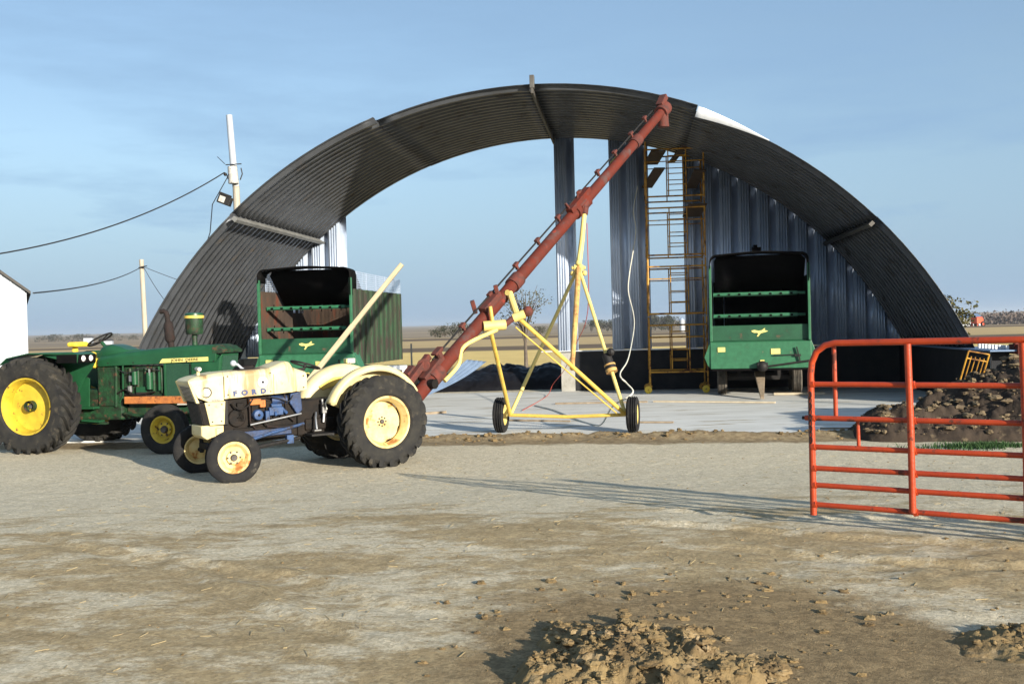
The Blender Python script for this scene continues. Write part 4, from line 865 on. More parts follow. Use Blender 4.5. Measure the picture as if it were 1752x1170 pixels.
# ------------------------------------------------------------------ big green tractor (local x forward, y left; camera sees the right side)
gx, gy = -7.76, 17.36
g = thing('green_tractor', 'large old green tractor with yellow wheels, vertical exhaust and yellow hood stripe', 'tractor', (gx, gy, gz(gx, gy) - .012), math.atan2(-.232, .973))
mb = MB(); mb.loft([(.80, .28, 1.42, 1.575, .09), (.86, .30, 1.41, 1.60, .10), (1.22, .30, 1.425, 1.65, .10), (1.9, .30, 1.44, 1.70, .09), (2.5, .30, 1.46, 1.74, .08), (2.98, .30, 1.46, 1.745, .07), (3.04, .30, 1.47, 1.74, .07)], 8); mb.build('hood', 'jd', g, smooth=40, bevel=.006)
mb = MB(); mb.loft([(2.98, .304, 1.60, 1.75, .07), (3.12, .300, 1.60, 1.72, .07), (3.20, .285, 1.61, 1.66, .03)], 6); mb.build('nose_cap', 'jd_dirty', g, smooth=40)
mb = MB(); mb.loft([(.74, .20, 1.56, 1.66, .06), (.86, .24, 1.58, 1.76, .09), (1.0, .25, 1.6, 1.785, .10), (1.15, .24, 1.62, 1.75, .09), (1.32, .22, 1.62, 1.68, .05)], 8); mb.build('dash_cowl', 'jd', g, smooth=50)
mb = MB(); mb.prism([(2.56, .90), (2.56, 1.455), (3.02, 1.48), (3.14, 1.60), (3.10, 1.30), (3.03, .92)], -.295, .295); mb.build('nose_shell', 'jd', g, smooth=0, bevel=.03)
mb = MB(); mb.prism([(3.145, 1.56), (3.11, 1.30), (3.045, .96), (3.01, .96), (3.08, 1.56)], -.24, .24); mb.build('front_grille', 'screen', g, smooth=0)
mb = MB(); mb.span(2.10, 2.555, -.275, .275, .90, 1.445)
for k in range(22): mb.bar((2.115 + k * .02, -.278, .92), (2.115 + k * .02, -.278, 1.44), .006, .008)
mb.build('side_screen', 'screen', g, smooth=0)
mb = MB(); mb.span(2.06, 2.10, -.29, .29, .88, 1.45); mb.build('screen_frame', 'jd', g, smooth=0, bevel=.006)
for s in (-1, 1):
    mb = MB(); mb.prism([(1.99, 1.455), (2.05, 1.525), (2.90, 1.545), (2.90, 1.475)], s * .3005, s * .305); d_ = mb.build('hood_stripe', 'decal', g, smooth=0)
    text_mesh('stripe_lettering', 'JOHN  DEERE', .062, 'grease', d_, (2.47, s * .3065, 1.500), (R(90), R(-1.2) if s < 0 else R(1.2), 0 if s < 0 else R(180)), .001, 1.35, .001)
mb = MB(); mb.span(1.18, 2.05, -.2, .2, .80, 1.40); mb.span(1.3, 2.02, -.16, .16, .66, .82)
for k in range(5): mb.tube([(1.38 + k * .15, -.22, .95), (1.38 + k * .15, -.22, 1.38)], .03, 8)
mb.build('engine_block', 'jd_dirty', g, smooth=30, bevel=.012)
mb = MB(); mb.tube([(1.78, -.27, 1.02), (1.78, -.27, 1.30)], .055, 12); mb.tube([(1.50, -.27, 1.1), (1.50, -.27, 1.32)], .05, 12); mb.span(1.52, 1.7, -.27, -.18, .92, 1.06); mb.tube([(1.95, -.25, 1.0), (1.95, -.25, 1.4)], .02, 8); mb.tube([(1.28, -.27, 1.42), (1.27, -.27, .92), (1.2, -.27, .8)], .014, 8); mb.build('fuel_filter', 'jd', g)
mb = MB(); mb.tube([(1.80, -.30, 1.25), (1.80, -.30, 1.36)], .02, 8); mb.tube([(1.42, -.29, .98), (1.42, -.30, 1.08)], .045, 10); mb.box(1.44, -.24, 1.2, .08, .1, .1); mb.build('filter_bowl', 'chrome', g)
mb = MB(); mb.box(1.62, -.235, .90, .2, .1, .14); mb.tube([(1.1, -.22, .95), (1.95, -.24, .88)], .03, 8); mb.build('rusty_starter', 'manifold', g, bevel=.01)
mb = MB(); mb.span(.80, 1.16, -.29, .29, .74, 1.40); mb.bar((1.16, -.29, 1.42), (1.14, -.29, .72), .03, .05); mb.build('cowl_side', 'jd_dirty', g, smooth=0, bevel=.02)
for s in (-1, 1):
    mb = MB(); mb.span(1.36, 2.62, s * .345 - .035, s * .345 + .035, .785, .905); mb.build('frame_rail', 'orange', g, smooth=0, bevel=.008)
    mb = MB(); mb.prism([(.18, .74), (.72, .74), (.74, 1.22), (.64, 1.26)], s * .40, s * .42); mb.span(.15, .80, s * .3 - .12, s * .3 + .12, .70, .74); mb.build('platform_shield', 'jd', g, smooth=0, bevel=.006)
mb = MB(); mb.span(-.45, 1.25, -.26, .26, .50, 1.02); mb.span(-.5, .25, -.3, .3, .45, 1.1); mb.span(1.25, 2.6, -.17, .17, .55, .72); mb.build('transmission', 'jd_dirty', g, smooth=0, bevel=.04)
mb = MB(); mb.lathe([(.09, -1.0), (.10, -.6), (.17, -.45), (.22, -.3), (.22, .3), (.17, .45), (.10, .6), (.09, 1.0)], 20, Matrix.Translation((0, 0, .80))); mb.build('rear_axle', 'jd_dirty', g)
mb = MB(); mb.bar((2.40, -.78, .46), (2.40, .78, .46), .11, .10); mb.span(2.2, 2.98, -.13, .13, .46, .72)
for s in (-1, 1): mb.tube([(2.40, s * .68, .36), (2.40, s * .68, .62)], .04, 10); mb.tube([(2.40, s * .66, .40), (2.41, s * .80, .40)], .035, 10)
mb.build('front_axle', 'jd_dirty', g, bevel=.01)
mb = MB(); mb.tube([(2.2, -.45, .5), (1.3, -.30, .62)], .025, 8); mb.bar((1.0, -.34, .46), (.3, -.4, .50), .1, .04); mb.tube([(2.2, -.6, .42), (2.2, .6, .42)], .02, 8); mb.build('tie_rod', 'jd_dirty', g)
mb = MB(); mb.bar((.95, -.42, .50), (.62, -.42, .52), .16, .03); mb.build('step', 'jd', g, smooth=0)
for s in (-1, 1):
    wheel(g, (2.40, s * .82, .405), 0 if s > 0 else math.pi, .405, .20, .225, 'jd_yellow', 'tyre', ribs=3, disc=-.15, hubr=.06, holes=6, hubout=.05, name='front_wheel')
    wheel(g, (0, s * .90, .80), 0 if s > 0 else math.pi, .805, .42, .475, 'jd_yellow', 'tyre', lugs=24, disc=-.10, hubr=.045, holes=8, hubout=.04, name='rear_wheel', lugside=-1)
    mb = MB(); y0, y1 = s * .52, s * .98
    mb.prism([(-.55, 1.50), (-.42, 1.60), (.0, 1.675), (.85, 1.675), (.95, 1.64), (.95, 1.625), (.0, 1.655), (-.42, 1.58), (-.55, 1.48)], y0, y1)
    mb.prism([(-.5, 1.5), (0, 1.66), (.93, 1.63), (.93, 1.50), (.86, 1.38), (.72, 1.22), (.60, 1.0), (.2, 1.0), (-.3, 1.2)], s * .50, s * .53)
    mb.prism([(.93, 1.64), (.955, 1.63), (.93, 1.50), (.88, 1.50)], y0, y1)
    mb.prism([(.30, 1.62), (.93, 1.62), (.93, 1.50), (.80, 1.50)], s * .955, s * .975)
    f = mb.build('fender', 'jd', g, smooth=0, bevel=.01)
    mb = MB(); mb.span(.935, .965, s * .54, s * .97, 1.50, 1.635); mb.span(.55, .93, s * .976, s * .985, 1.50, 1.64); mb.build('lamp_bezel', 'black', f, smooth=0, bevel=.005)
    for y in (.67, .86):
        mb = MB(); T4 = Matrix.Translation((.955, s * y, 1.57)) @ Matrix.Rotation(-math.pi / 2, 4, 'Z'); mb.lathe([(.001, .035), (.03, .03), (.05, .012), (.055, 0)], 18, T4); mb.build('fender_lamp', 'lens', f)
mb = MB(); mb.span(.36, .74, -.24, .24, 1.38, 1.56); mb.span(.30, .44, -.24, .24, 1.38, 1.66); mb.build('seat', 'seat', g, smooth=0, bevel=.05)
mb = MB(); mb.span(.12, .32, -.18, .18, 1.75, 1.84); mb.span(.12, .20, -.06, .06, 1.4, 1.76); mb.build('seat_back', 'seat', g, smooth=0, bevel=.04)
mb = MB(); c = Vector((.66, 0, 1.87)); axs = Vector((-.55, -.12, 1)).normalized(); x_ = Vector((0, 1, 0)); x_ = (x_ - axs * x_.dot(axs)).normalized(); y_ = axs.cross(x_)
mb.tube([c + (x_ * math.cos(a) + y_ * math.sin(a)) * .215 for a in np.linspace(0, 2 * math.pi, 33)], .016, 8, caps=False)
for a in (.4, 2.5, 4.6): mb.tube([c - axs * .04, c + (x_ * math.cos(a) + y_ * math.sin(a)) * .21], .012, 6)
mb.ball(c - axs * .03, .04, 8); s_ = mb.build('steering_wheel', 'iron', g)
mb = MB(); mb.tube([c - axs * .05, c - axs * .35 + Vector((.08, 0, 0))], .03, 10); mb.build('steering_column', 'jd', g)
mb = MB(); mb.tube([(2.04, 0, 1.70), (2.03, 0, 1.80)], .05, 12); mb.tube([(2.03, 0, 1.80), (2.02, 0, 1.84), (1.99, 0, 2.10), (1.985, 0, 2.15)], [.06, .085, .080, .05], 16); mb.tube([(1.985, 0, 2.15), (1.97, 0, 2.25), (1.955, 0, 2.30), (1.91, 0, 2.325), (1.85, 0, 2.32)], .043, 12); mb.build('exhaust_stack', 'manifold', g)
mb = MB(); mb.tube([(2.48, 0, 1.72), (2.48, 0, 1.93)], .045, 12); mb.tube([(2.48, 0, 1.92), (2.48, 0, 1.95), (2.48, 0, 2.19)], [.13, .145, .15], 20); p = mb.build('air_cleaner', 'jd_dirty', g)
mb = MB(); mb.tube([(2.48, 0, 2.19), (2.48, 0, 2.235)], .165, 20); mb.build('cleaner_band', 'pipe', p)
mb = MB(); mb.tube([(2.48, 0, 2.235), (2.48, 0, 2.27), (2.48, 0, 2.285)], [.155, .15, .10], 20); mb.build('cleaner_cap', 'jd', p)

mb = MB(); mb.tube(curve([(1.2, -.29, 1.36), (1.4, -.32, 1.30), (1.7, -.33, 1.38), (2.0, -.30, 1.33)]), .009, 6); mb.build('wiring', 'wire', g)
mb = MB(); mb.tube(curve([(1.18, -.30, .95), (1.35, -.33, 1.02), (1.55, -.33, .93), (1.9, -.30, .98)]), .014, 6); mb.build('hydraulic_hose', 'grease', g)
mb = MB()
for x in (1.02, 1.5, 2.0, 2.5, 3.0): mb.tube([(x, -.298, 1.47), (x, -.309, 1.47)], .010, 7)
for z in (.98, 1.15, 1.35): mb.tube([(2.62, -.29, z), (2.62, -.302, z)], .009, 7)
mb.build('panel_bolts', 'manifold', g)
mb = MB(); mb.bar((2.56, -.297, 1.44), (2.56, -.297, .92), .008, .006); mb.build('panel_seam', 'grease', g, smooth=0)
# ------------------------------------------------------------------ pale beam, sheet, tarp
a = Vector((-4.95, 20.5, .02)); b = Vector((-2.22, 20.5, 3.25)); a = a + (a - b).normalized() * -.0
mb = MB(); L = (b - a).length; mb.span(-.075, .075, -.05, .05, 0, L * .62); mb.span(-.062, .062, -.045, .045, L * .62, L)
o = mb.build('timber_post', 'wood', None, smooth=0, bevel=.008); d = (b - a).normalized(); o.location = a; o.rotation_euler = d.to_track_quat('Z', 'Y').to_euler(); tag(o, 'long pale timber post leaning diagonally in front of the left green wagon', 'timber')
def sheet(nm):
    A_ = Vector((-2.42, 26.6, .07)); B1 = Vector((-1.28, 27.9, 1.02)); B2 = Vector((-.74, 28.3, .94)); mb = MB(); vs = []; N = 16; Mx = 20
    nrm = (B1 - A_).cross(B2 - A_).normalized()
    if nrm.y > 0: nrm = -nrm
    for i in range(N + 1):
        u = i / N
        for j in range(Mx + 1):
            v = j / Mx; p = A_.lerp(B1.lerp(B2, v), u ** .8) + Vector((0, 0, -.30 * v * u * (1 - u) * 1.2)); p += nrm * (.014 * math.cos(v * 4 * 2 * math.pi) * min(1, u * 2)); vs.append(p)
    fs = [(i * (Mx + 1) + j, i * (Mx + 1) + j + 1, (i + 1) * (Mx + 1) + j + 1, (i + 1) * (Mx + 1) + j) for i in range(N) for j in range(Mx)]
    mb.add(vs, fs); return mb.build(nm, 'sheet', None, smooth=30, solid=.006)
tag(sheet('corrugated_sheet'), 'blue-grey corrugated steel sheet propped up against the black plastic heap', 'metal sheet')
def heap(nm, mat, cx, cy, rx, ry, hfn, n=110, m=60, rot=0.0):
    mb = MB(); vs = []; X_, Y_ = np.meshgrid(np.linspace(-1, 1, n), np.linspace(-1, 1, m)); Xw = cx + X_ * rx * math.cos(rot) - Y_ * ry * math.sin(rot); Yw = cy + X_ * rx * math.sin(rot) + Y_ * ry * math.cos(rot)
    Zw = hfn(X_, Y_, Xw, Yw); vs = list(zip(Xw.ravel() - cx, Yw.ravel() - cy, Zw.ravel()))
    fs = [(i * n + j, i * n + j + 1, (i + 1) * n + j + 1, (i + 1) * n + j) for i in range(m - 1) for j in range(n - 1)]
    mb.add(vs, fs); return mb.build(nm, mat, None, smooth=60, loc=(cx, cy, 0))
def tarp_h(u, v, x, y):
    e = np.clip(1 - v * v, 0, 1) ** .7 * (1 - sst(.90, 1.0, np.abs(u)))
    prof = np.interp(u, [-1, -.55, -.2, .1, .45, .7, 1], [.30, .52, .62, .80, .72, .84, .66])
    return e * prof * (.82 + .30 * fbm(x, y, 1.5, 4, 31)) + .34 * np.abs(fbm(x + 2 * fbm(x, y, 1.2, 2, 7), y * 1.6, 2.6, 4, 33) - .5) * e - .08
o = heap('plastic_heap', 'plastic', -.75, 30.9, 2.75, 1.0, tarp_h, 160, 60); tag(o, 'heap under wrinkled black plastic sheeting behind the open rear of the shed', 'plastic sheeting')

# ------------------------------------------------------------------ soil heaps
def clods(fn, n, xr, yr, rmin, rmax, seed, dens):
    rs = np.random.RandomState(seed); mb = MB()
    for k in range(n * 4):
        if n <= 0: break
        x = rs.uniform(*xr); y = rs.uniform(*yr)
        if rs.rand() > dens(x, y): continue
        n -= 1
        r = rmin + (rmax - rmin) * rs.rand() ** 4; z = fn(x, y) + r * .25; sg = 7; vs = []; sc = rs.uniform(.6, 1.6, 3); ph = rs.uniform(0, 6)
        for i in range(sg + 1):
            t = math.pi * i / sg
            for q in range(sg):
                a = 2 * math.pi * q / sg; rr = r * (.6 + .7 * rs.rand()) if 0 < i < sg else r
                vs.append((x + rr * sc[0] * math.sin(t) * math.cos(a + ph), y + rr * sc[1] * math.sin(t) * math.sin(a + ph), z + rr * .6 * math.cos(t) - r * .1))
        fs = []
        for i in range(sg):
            for q in range(sg): a = i * sg + q; b = i * sg + (q + 1) % sg; fs.append((a, b, b + sg, a + sg))
        mb.add(vs, fs)
    return mb
def fgh(x, y):
    x = np.asarray(x, float); y = np.asarray(y, float)
    u = (x - .55) / .50; v = (y - 4.80) / .86
    w = (u * .9 + v * .25); dd = np.sqrt(w ** 2 + (v - .18 * u) ** 2) + (fbm(x, y, 2.6, 5, 61, .6) - .5) * 1.5
    k = np.clip(1 - dd, 0, 1) ** .8
    u2 = (x - 1.40) / .26; v2 = (y - 4.80) / .30; k2 = np.clip(1 - np.sqrt(u2 ** 2 + v2 ** 2) - (fbm(x, y, 3, 3, 62) - .5) * .9, 0, 1) ** .8
    u3 = (x - 2.55) / .42; v3 = (y - 5.0) / .42; k3 = np.clip(1 - np.sqrt(u3 ** 2 + v3 ** 2) - (fbm(x, y, 3, 3, 63) - .5) * .9, 0, 1) ** .8
    lump = np.abs(fbm(x, y, 5.5, 5, 41, .66) - .5) * .30 + np.abs(fbm(x, y, 17, 4, 44, .7) - .5) * .16
    kk = np.maximum(k, k3 * .35)
    return .25 + kk * .09 + lump * .55 * sst(0, .4, kk) - .035 * (1 - sst(0, .12, kk)) - .0
def fg_heap():
    n, m = 330, 190; X_, Y_ = np.meshgrid(np.linspace(-.6, 3.9, n), np.linspace(3.9, 6.2, m)); Zw = fgh(X_, Y_); G_ = ground_h(X_, Y_)
    ed = np.minimum.reduce([sst(-.6, -.4, X_), 1 - sst(3.7, 3.9, X_), sst(3.9, 4.0, Y_), 1 - sst(6.0, 6.2, Y_)]); Zw = Zw - (1 - ed) * .25
    mb = MB(); mb.v = list(zip(X_.ravel(), Y_.ravel(), Zw.ravel())); mb.f = [(i * n + j, i * n + j + 1, (i + 1) * n + j + 1, (i + 1) * n + j) for i in range(m - 1) for j in range(n - 1)]
    o = mb.build('soil_heap', 'soil', None, smooth=50)
    c = clods(lambda x, y: max(float(fgh(x, y)), gz(x, y)), 2400, (-.5, 3.2), (4.3, 6.5), .004, .030, 3, lambda x, y: float(sst(.25, .34, fgh(x, y))) * .8 + .14 * math.exp(-((x - .7) / 1.0) ** 2 - ((y - 5.2) / .9) ** 2) + .008)
    c.build('clods', 'soil', o, smooth=0); o.children[0]['kind'] = 'stuff'
    return tag(o, 'lumpy heap of freshly dug brown soil in the foreground', 'soil heap')
fg_heap()
def rp_h(x, y):
    x = np.asarray(x, float); y = np.asarray(y, float)
    px = np.interp(x, [4.8, 5.4, 5.85, 6.3, 6.7, 7.2, 7.9, 8.6, 9.4, 10.5, 11.5, 12.6], [0, .05, .50, .34, .58, .80, 1.0, 1.30, 1.45, 1.4, 1.0, 0])
    cy = 15.9 + (x - 5.5) * .12; w = .75 + .32 * np.clip(x - 5.5, 0, 4)
    k = np.clip(1 - np.abs((y - cy) / w) ** 1.7, 0, 1)
    return k * px * (.70 + .45 * fbm(x, y, 1.1, 3, 51)) + (np.abs(fbm(x, y, 2.1, 5, 53, .66) - .5)) * .75 * sst(0, .2, k * px) * k ** .5 - .08 * (1 - sst(0, .1, k * px))
n, m = 260, 150; X_, Y_ = np.meshgrid(np.linspace(4.7, 12.8, n), np.linspace(13.2, 20.0, m)); Zw = rp_h(X_, Y_) + base_h(X_, Y_) - .02
mb = MB(); mb.v = list(zip(X_.ravel(), Y_.ravel(), Zw.ravel())); mb.f = [(i * n + j, i * n + j + 1, (i + 1) * n + j + 1, (i + 1) * n + j) for i in range(m - 1) for j in range(n - 1)]
sh_ = mb.build('dark_soil_heap', 'soil_dark', None, smooth=50); tag(sh_, 'large dark rough soil heap beyond the red gate at the right', 'soil heap')
c = clods(lambda x, y: float(rp_h(x, y)), 1100, (5.2, 10), (14.2, 17.5), .010, .075, 9, lambda x, y: float(sst(.05, .25, rp_h(x, y)))); c.build('clods', 'clod_light', sh_, smooth=0)['kind'] = 'stuff'
# dirt lip clods
def slab_line(x): return 22.5 - 5.75 * .993 - .12 * (x - .6) - .05
c = clods(lambda x, y: float(ground_h(np.array([x]), np.array([y]))[0]), 420, (-1.8, 8), (15.6, 18.4), .012, .055, 12, lambda x, y: math.exp(-((y - slab_line(x)) / .35) ** 2))
tag(c.build('dirt_clods', 'soil', None, smooth=0), 'line of small dirt clods along the front edge of the concrete floor', 'dirt', kind='stuff')
def lone(x, y, k):
    c_ = clods(lambda x, y: float(ground_h(np.array([x]), np.array([y]))[0]), 1, (x, x + .001), (y, y + .001), k, k * 1.001, int(x * 91 + y * 57) % 997, lambda a, b: 1.1); return c_
rs = np.random.RandomState(77)
c = clods(lambda x, y: float(ground_h(np.array([x]), np.array([y]))[0]), 420, (-4.5, 7), (5.0, 15), .003, .012, 21, lambda x, y: .9); tag(c.build('pebbles', 'soil', None, smooth=0), 'scattered small pebbles across the yard', 'pebbles', kind='stuff')
c = clods(lambda x, y: float(ground_h(np.array([x]), np.array([y]))[0]), 260, (.8, 5), (5.2, 7.6), .003, .015, 22, lambda x, y: .9); tag(c.build('soil_crumbs', 'soil', None, smooth=0), 'brown soil crumbs in the wheel ruts at lower right', 'soil', kind='stuff')
# grass clump by the heap
def grass(nm, cx, cy, rx, ry, n, h, mat, seed):
    rs = np.random.RandomState(seed); mb = MB()
    for k in range(n):
        q = min(1.3, abs(rs.normal(0, .48))); a = rs.uniform(0, 6.28); x = cx + rx * q * math.cos(a) * (1.2 + .3 * math.sin(a * 5)); y = cy + ry * q * math.sin(a) * (1.1 + .3 * math.cos(a * 3)); z = max(gz(x, y), gz(x, y) + float(rp_h(x, y)) - .02 if x > 5 else -9) - .01
        hh = h * rs.uniform(.4, 1); dx, dy = rs.normal(0, .35, 2) * hh; w = rs.uniform(.004, .009); t = rs.uniform(0, 3.14)
        ux, uy = math.cos(t) * w, math.sin(t) * w
        mb.add([(x - ux, y - uy, z), (x + ux, y + uy, z), (x + ux * .7 + dx * .4, y + uy * .7 + dy * .4, z + hh * .6), (x - ux * .7 + dx * .4, y - uy * .7 + dy * .4, z + hh * .6), (x + dx, y + dy, z + hh)], [(0, 1, 2, 3), (3, 2, 4)])
    return mb.build(nm, mat, None, smooth=0)
tag(grass('grass_patch', 6.75, 14.35, .80, .34, 2600, .10, 'grass', 5), 'bright green grass patch at the foot of the dark soil heap', 'grass', kind='stuff')
M['dry'] = pm('dry_weeds', (0.30, 0.22, 0.11), (0.20, 0.16, 0.08), 2, 0.9)
tag(grass('dry_weeds', -.5, 34.2, 7.5, 2.2, 7000, .42, 'dry', 6), 'dry brown weeds along the field edge behind the shed', 'weeds', kind='stuff')
tag(grass('dry_weeds', 5.2, 33.5, 3.4, 2.0, 3200, .75, 'dry', 8), 'tall reddish dry weeds behind the gap at the scaffold tower', 'weeds', kind='stuff')

# ------------------------------------------------------------------ boards and sticks on the floor
def stick(nm, p, q, w, h, mat, lab, cat, grp=None):
    p = Vector(p); q = Vector(q); mb = MB(); mb.bar((0, 0, 0), q - p, w, h, upv=(0, 0, 1)); o = mb.build(nm, mat, None, smooth=0, bevel=.004, loc=p); tag(o, lab, cat, grp); return o
stick('floor_board', (3.35, 23.8, .04), (5.95, 22.6, .045), .09, .035, 'lumber', 'long pale board lying on the floor in front of the right wagon', 'board')
stick('floor_board', (1.0, 23.9, .04), (3.2, 23.75, .04), .10, .035, 'stick', 'grey-brown board lying behind the auger wheels', 'board')
stick('floor_board', (6.6, 25.2, .05), (7.8, 24.9, .05), .22, .05, 'lumber', 'short pale board beside the right wagon wheel', 'board')
stick('stick', (-2.1, 21.9, .04), (-1.5, 22.1, .05), .06, .05, 'stick', 'short brown stick on the floor near the cream rear tyre', 'stick')
stick('stick', (2.2, 18.9, .04), (3.0, 18.7, .04), .06, .03, 'stick', 'thin brown stick beside the right auger wheel', 'stick')
stick('stick', (-.3, 20.0, .04), (1.1, 19.4, .04), .05, .03, 'stick', 'dark stick lying behind the auger axle', 'stick')
stick('stick', (5.2, 16.9, .05), (5.8, 16.8, .05), .03, .03, 'stick', 'thin twig on the light floor seen through the red gate', 'stick')
# yellow rack leaning on the side wall
rk = thing('yellow_rack', 'small yellow slatted frame leaning against the dark right foundation wall', 'rack', (9.05, 20.0, .12), R(-8))
lean = Matrix.Rotation(R(14), 4, 'X') @ Matrix.Rotation(R(12), 4, 'Y')
mb = MB()
for x in (-.2, .2): mb.tube([tuple(lean @ Vector((x, 0, 0))), tuple(lean @ Vector((x, 0, 1.10)))], .018, 8)
for z in (.02, 1.1, .95): mb.tube([tuple(lean @ Vector((-.2, 0, z))), tuple(lean @ Vector((.2, 0, z)))], .015, 8)
mb.build('rack_frame', 'scaf', rk)
mb = MB()
for x in (-.12, -.04, .05, .13): mb.tube([tuple(lean @ Vector((x, 0, 0))), tuple(lean @ Vector((x, 0, 1.0)))], .011, 8)
mb.build('rack_bars', 'scaf', rk)

# ------------------------------------------------------------------ white shed at left
ws = thing('white_shed', 'white ribbed metal shed with dark roof edge, cut off at the left edge', 'shed', (-12.68, 26.0, 0), R(26.5))
mb = MB(); xs_ = []; x = 0
sl = .80
cols = []
while x > -7.0:
    for a, d in ((0, 0), (-.07, .0), (-.085, -.022), (-.11, -.022), (-.125, 0)): cols.append((x + a, d))
    x -= .22
vs = []
for x, d in cols: vs += [(x, d, -.1), (x, d, 3.16 + sl * min(-x, 7 + x if False else -x) if -x < 3.5 else 3.16 + sl * (7.0 + x))]
mb.add(vs, [(2 * i, 2 * i + 1, 2 * i + 3, 2 * i + 2) for i in range(len(cols) - 1)]); mb.build('end_wall', 'white', ws, smooth=0, solid=.01)
mb = MB(); mb.span(-.03, 0.01, .01, 9, -.1, 3.15); mb.build('side_wall', 'white', ws, smooth=0)
mb = MB(); mb.prism([(.14, 3.06), (-3.5, 5.97), (-7.1, 3.09), (-7.1, 3.17), (-3.5, 6.06), (.14, 3.14)], -.12, 9.1); mb.build('roof', 'roofdark', ws, smooth=0)
mb = MB(); mb.box(.01, -.01, 1.5, .06, .06, 3.2); mb.build('corner_trim', 'white', ws, smooth=0, bevel=.005)

# ------------------------------------------------------------------ poles and wires
up1 = thing('utility_pole', 'tall pale wooden utility pole with floodlight rising behind the left of the shed roof', 'utility pole', (-9.27, 34.0, 0))
mb = MB(); mb.tube([(0.12, 0, -.4), (0.0, 0, 6.9)], [.14, .115], 16); mb.build('shaft', 'pole', up1)
mb = MB(); mb.tube([(-.06, -.02, 7.55), (-.16, -.02, 9.33)], [.115, .105], 16); mb.build('riser_pipe', 'white', up1)
mb = MB(); mb.tube([(0, -.02, 6.9), (-.06, -.02, 7.6)], [.115, .115], 14); mb.tube([(-.02, -.22, 7.0), (-.05, -.22, 7.55)], [.17, .155], 16); mb.tube([(-.02, -.22, 6.98), (-.02, -.22, 7.10)], .175, 16); mb.build('meter_housing', 'ceramic', up1)
mb = MB(); mb.bar((-.28, -.2, 7.62), (.26, -.2, 7.64), .03, .03); mb.ball((-.30, -.2, 7.3), .06, 8); mb.tube([(.2, -.2, 7.1), (.28, -.2, 7.3), (.24, -.2, 7.5)], .02, 6); mb.tube([(-.3, -.2, 7.65), (-.55, -.2, 7.9)], .012, 6); mb.build('bracket', 'iron', up1)
mb = MB(); T4 = Matrix.Translation((-.32, -.25, 6.42)) @ Matrix.Rotation(R(22), 4, 'Y'); mb.box(0, 0, 0, .44, .30, .30, T4); mb.box(-.05, -.02, .18, .40, .26, .07, T4); mb.build('floodlight', 'iron', up1, smooth=0, bevel=.02)
mb = MB(); T5 = T4 @ Matrix.Translation((-.06, -.16, 0)); mb.box(0, 0, 0, .2, .02, .2, T5); mb.build('floodlight_glass', 'ceramic', up1, smooth=0)
up2 = thing('utility_pole', 'distant smaller wooden utility pole left of the shed', 'utility pole', (-22.1, 60.0, 0))
mb = MB(); mb.tube([(.08, 0, -.5), (-.08, 0, 6.5)], [.16, .13], 12); mb.build('shaft', 'pole', up2)
mb = MB(); mb.bar((-.08, -.15, 6.05), (.3, -.15, 6.1), .05, .05); mb.tube([(-.2, -.15, 6.0), (.1, -.15, 6.0)], .04, 8); mb.build('insulator', 'iron', up2)
def wire(pts, r, lab):
    mb = MB(); mb.tube(pts, r, 6); tag(mb.build('power_line', 'wire'), lab, 'cable')
wire(sag((-13.0, 22.0, 3.62), (-9.60, 33.8, 7.36), .55) + [Vector((-9.52, 33.8, 7.3)), Vector((-9.48, 33.8, 7.15)), Vector((-9.38, 33.8, 7.06)), Vector((-9.2, 33.8, 7.08))], .020, 'thick black cable sagging from the tall pole to the left edge')
wire([Vector((-9.38, 33.8, 7.4)), Vector((-9.45, 33.2, 6.9)), Vector((-9.35, 31.5, 6.0)), Vector((-9.0, 30.0, 4.96)), Vector((-8.9, 28.9, 4.2))], .016, 'black cable dropping from the tall pole behind the shed roof')
wire(sag((-12.55, 26.2, 3.10), (-22.15, 59.9, 6.05), .25), .022, 'thin line running from the white shed to the distant pole')
wire(sag((-22.0, 59.9, 6.05), (-17.2, 60.0, 4.3), .1), .018, 'thin line running right from the distant pole')
wire(sag((-22.0, 59.9, 6.0), (-20.2, 59.0, 3.6), .15), .016, 'thin guy line dropping from the distant pole')

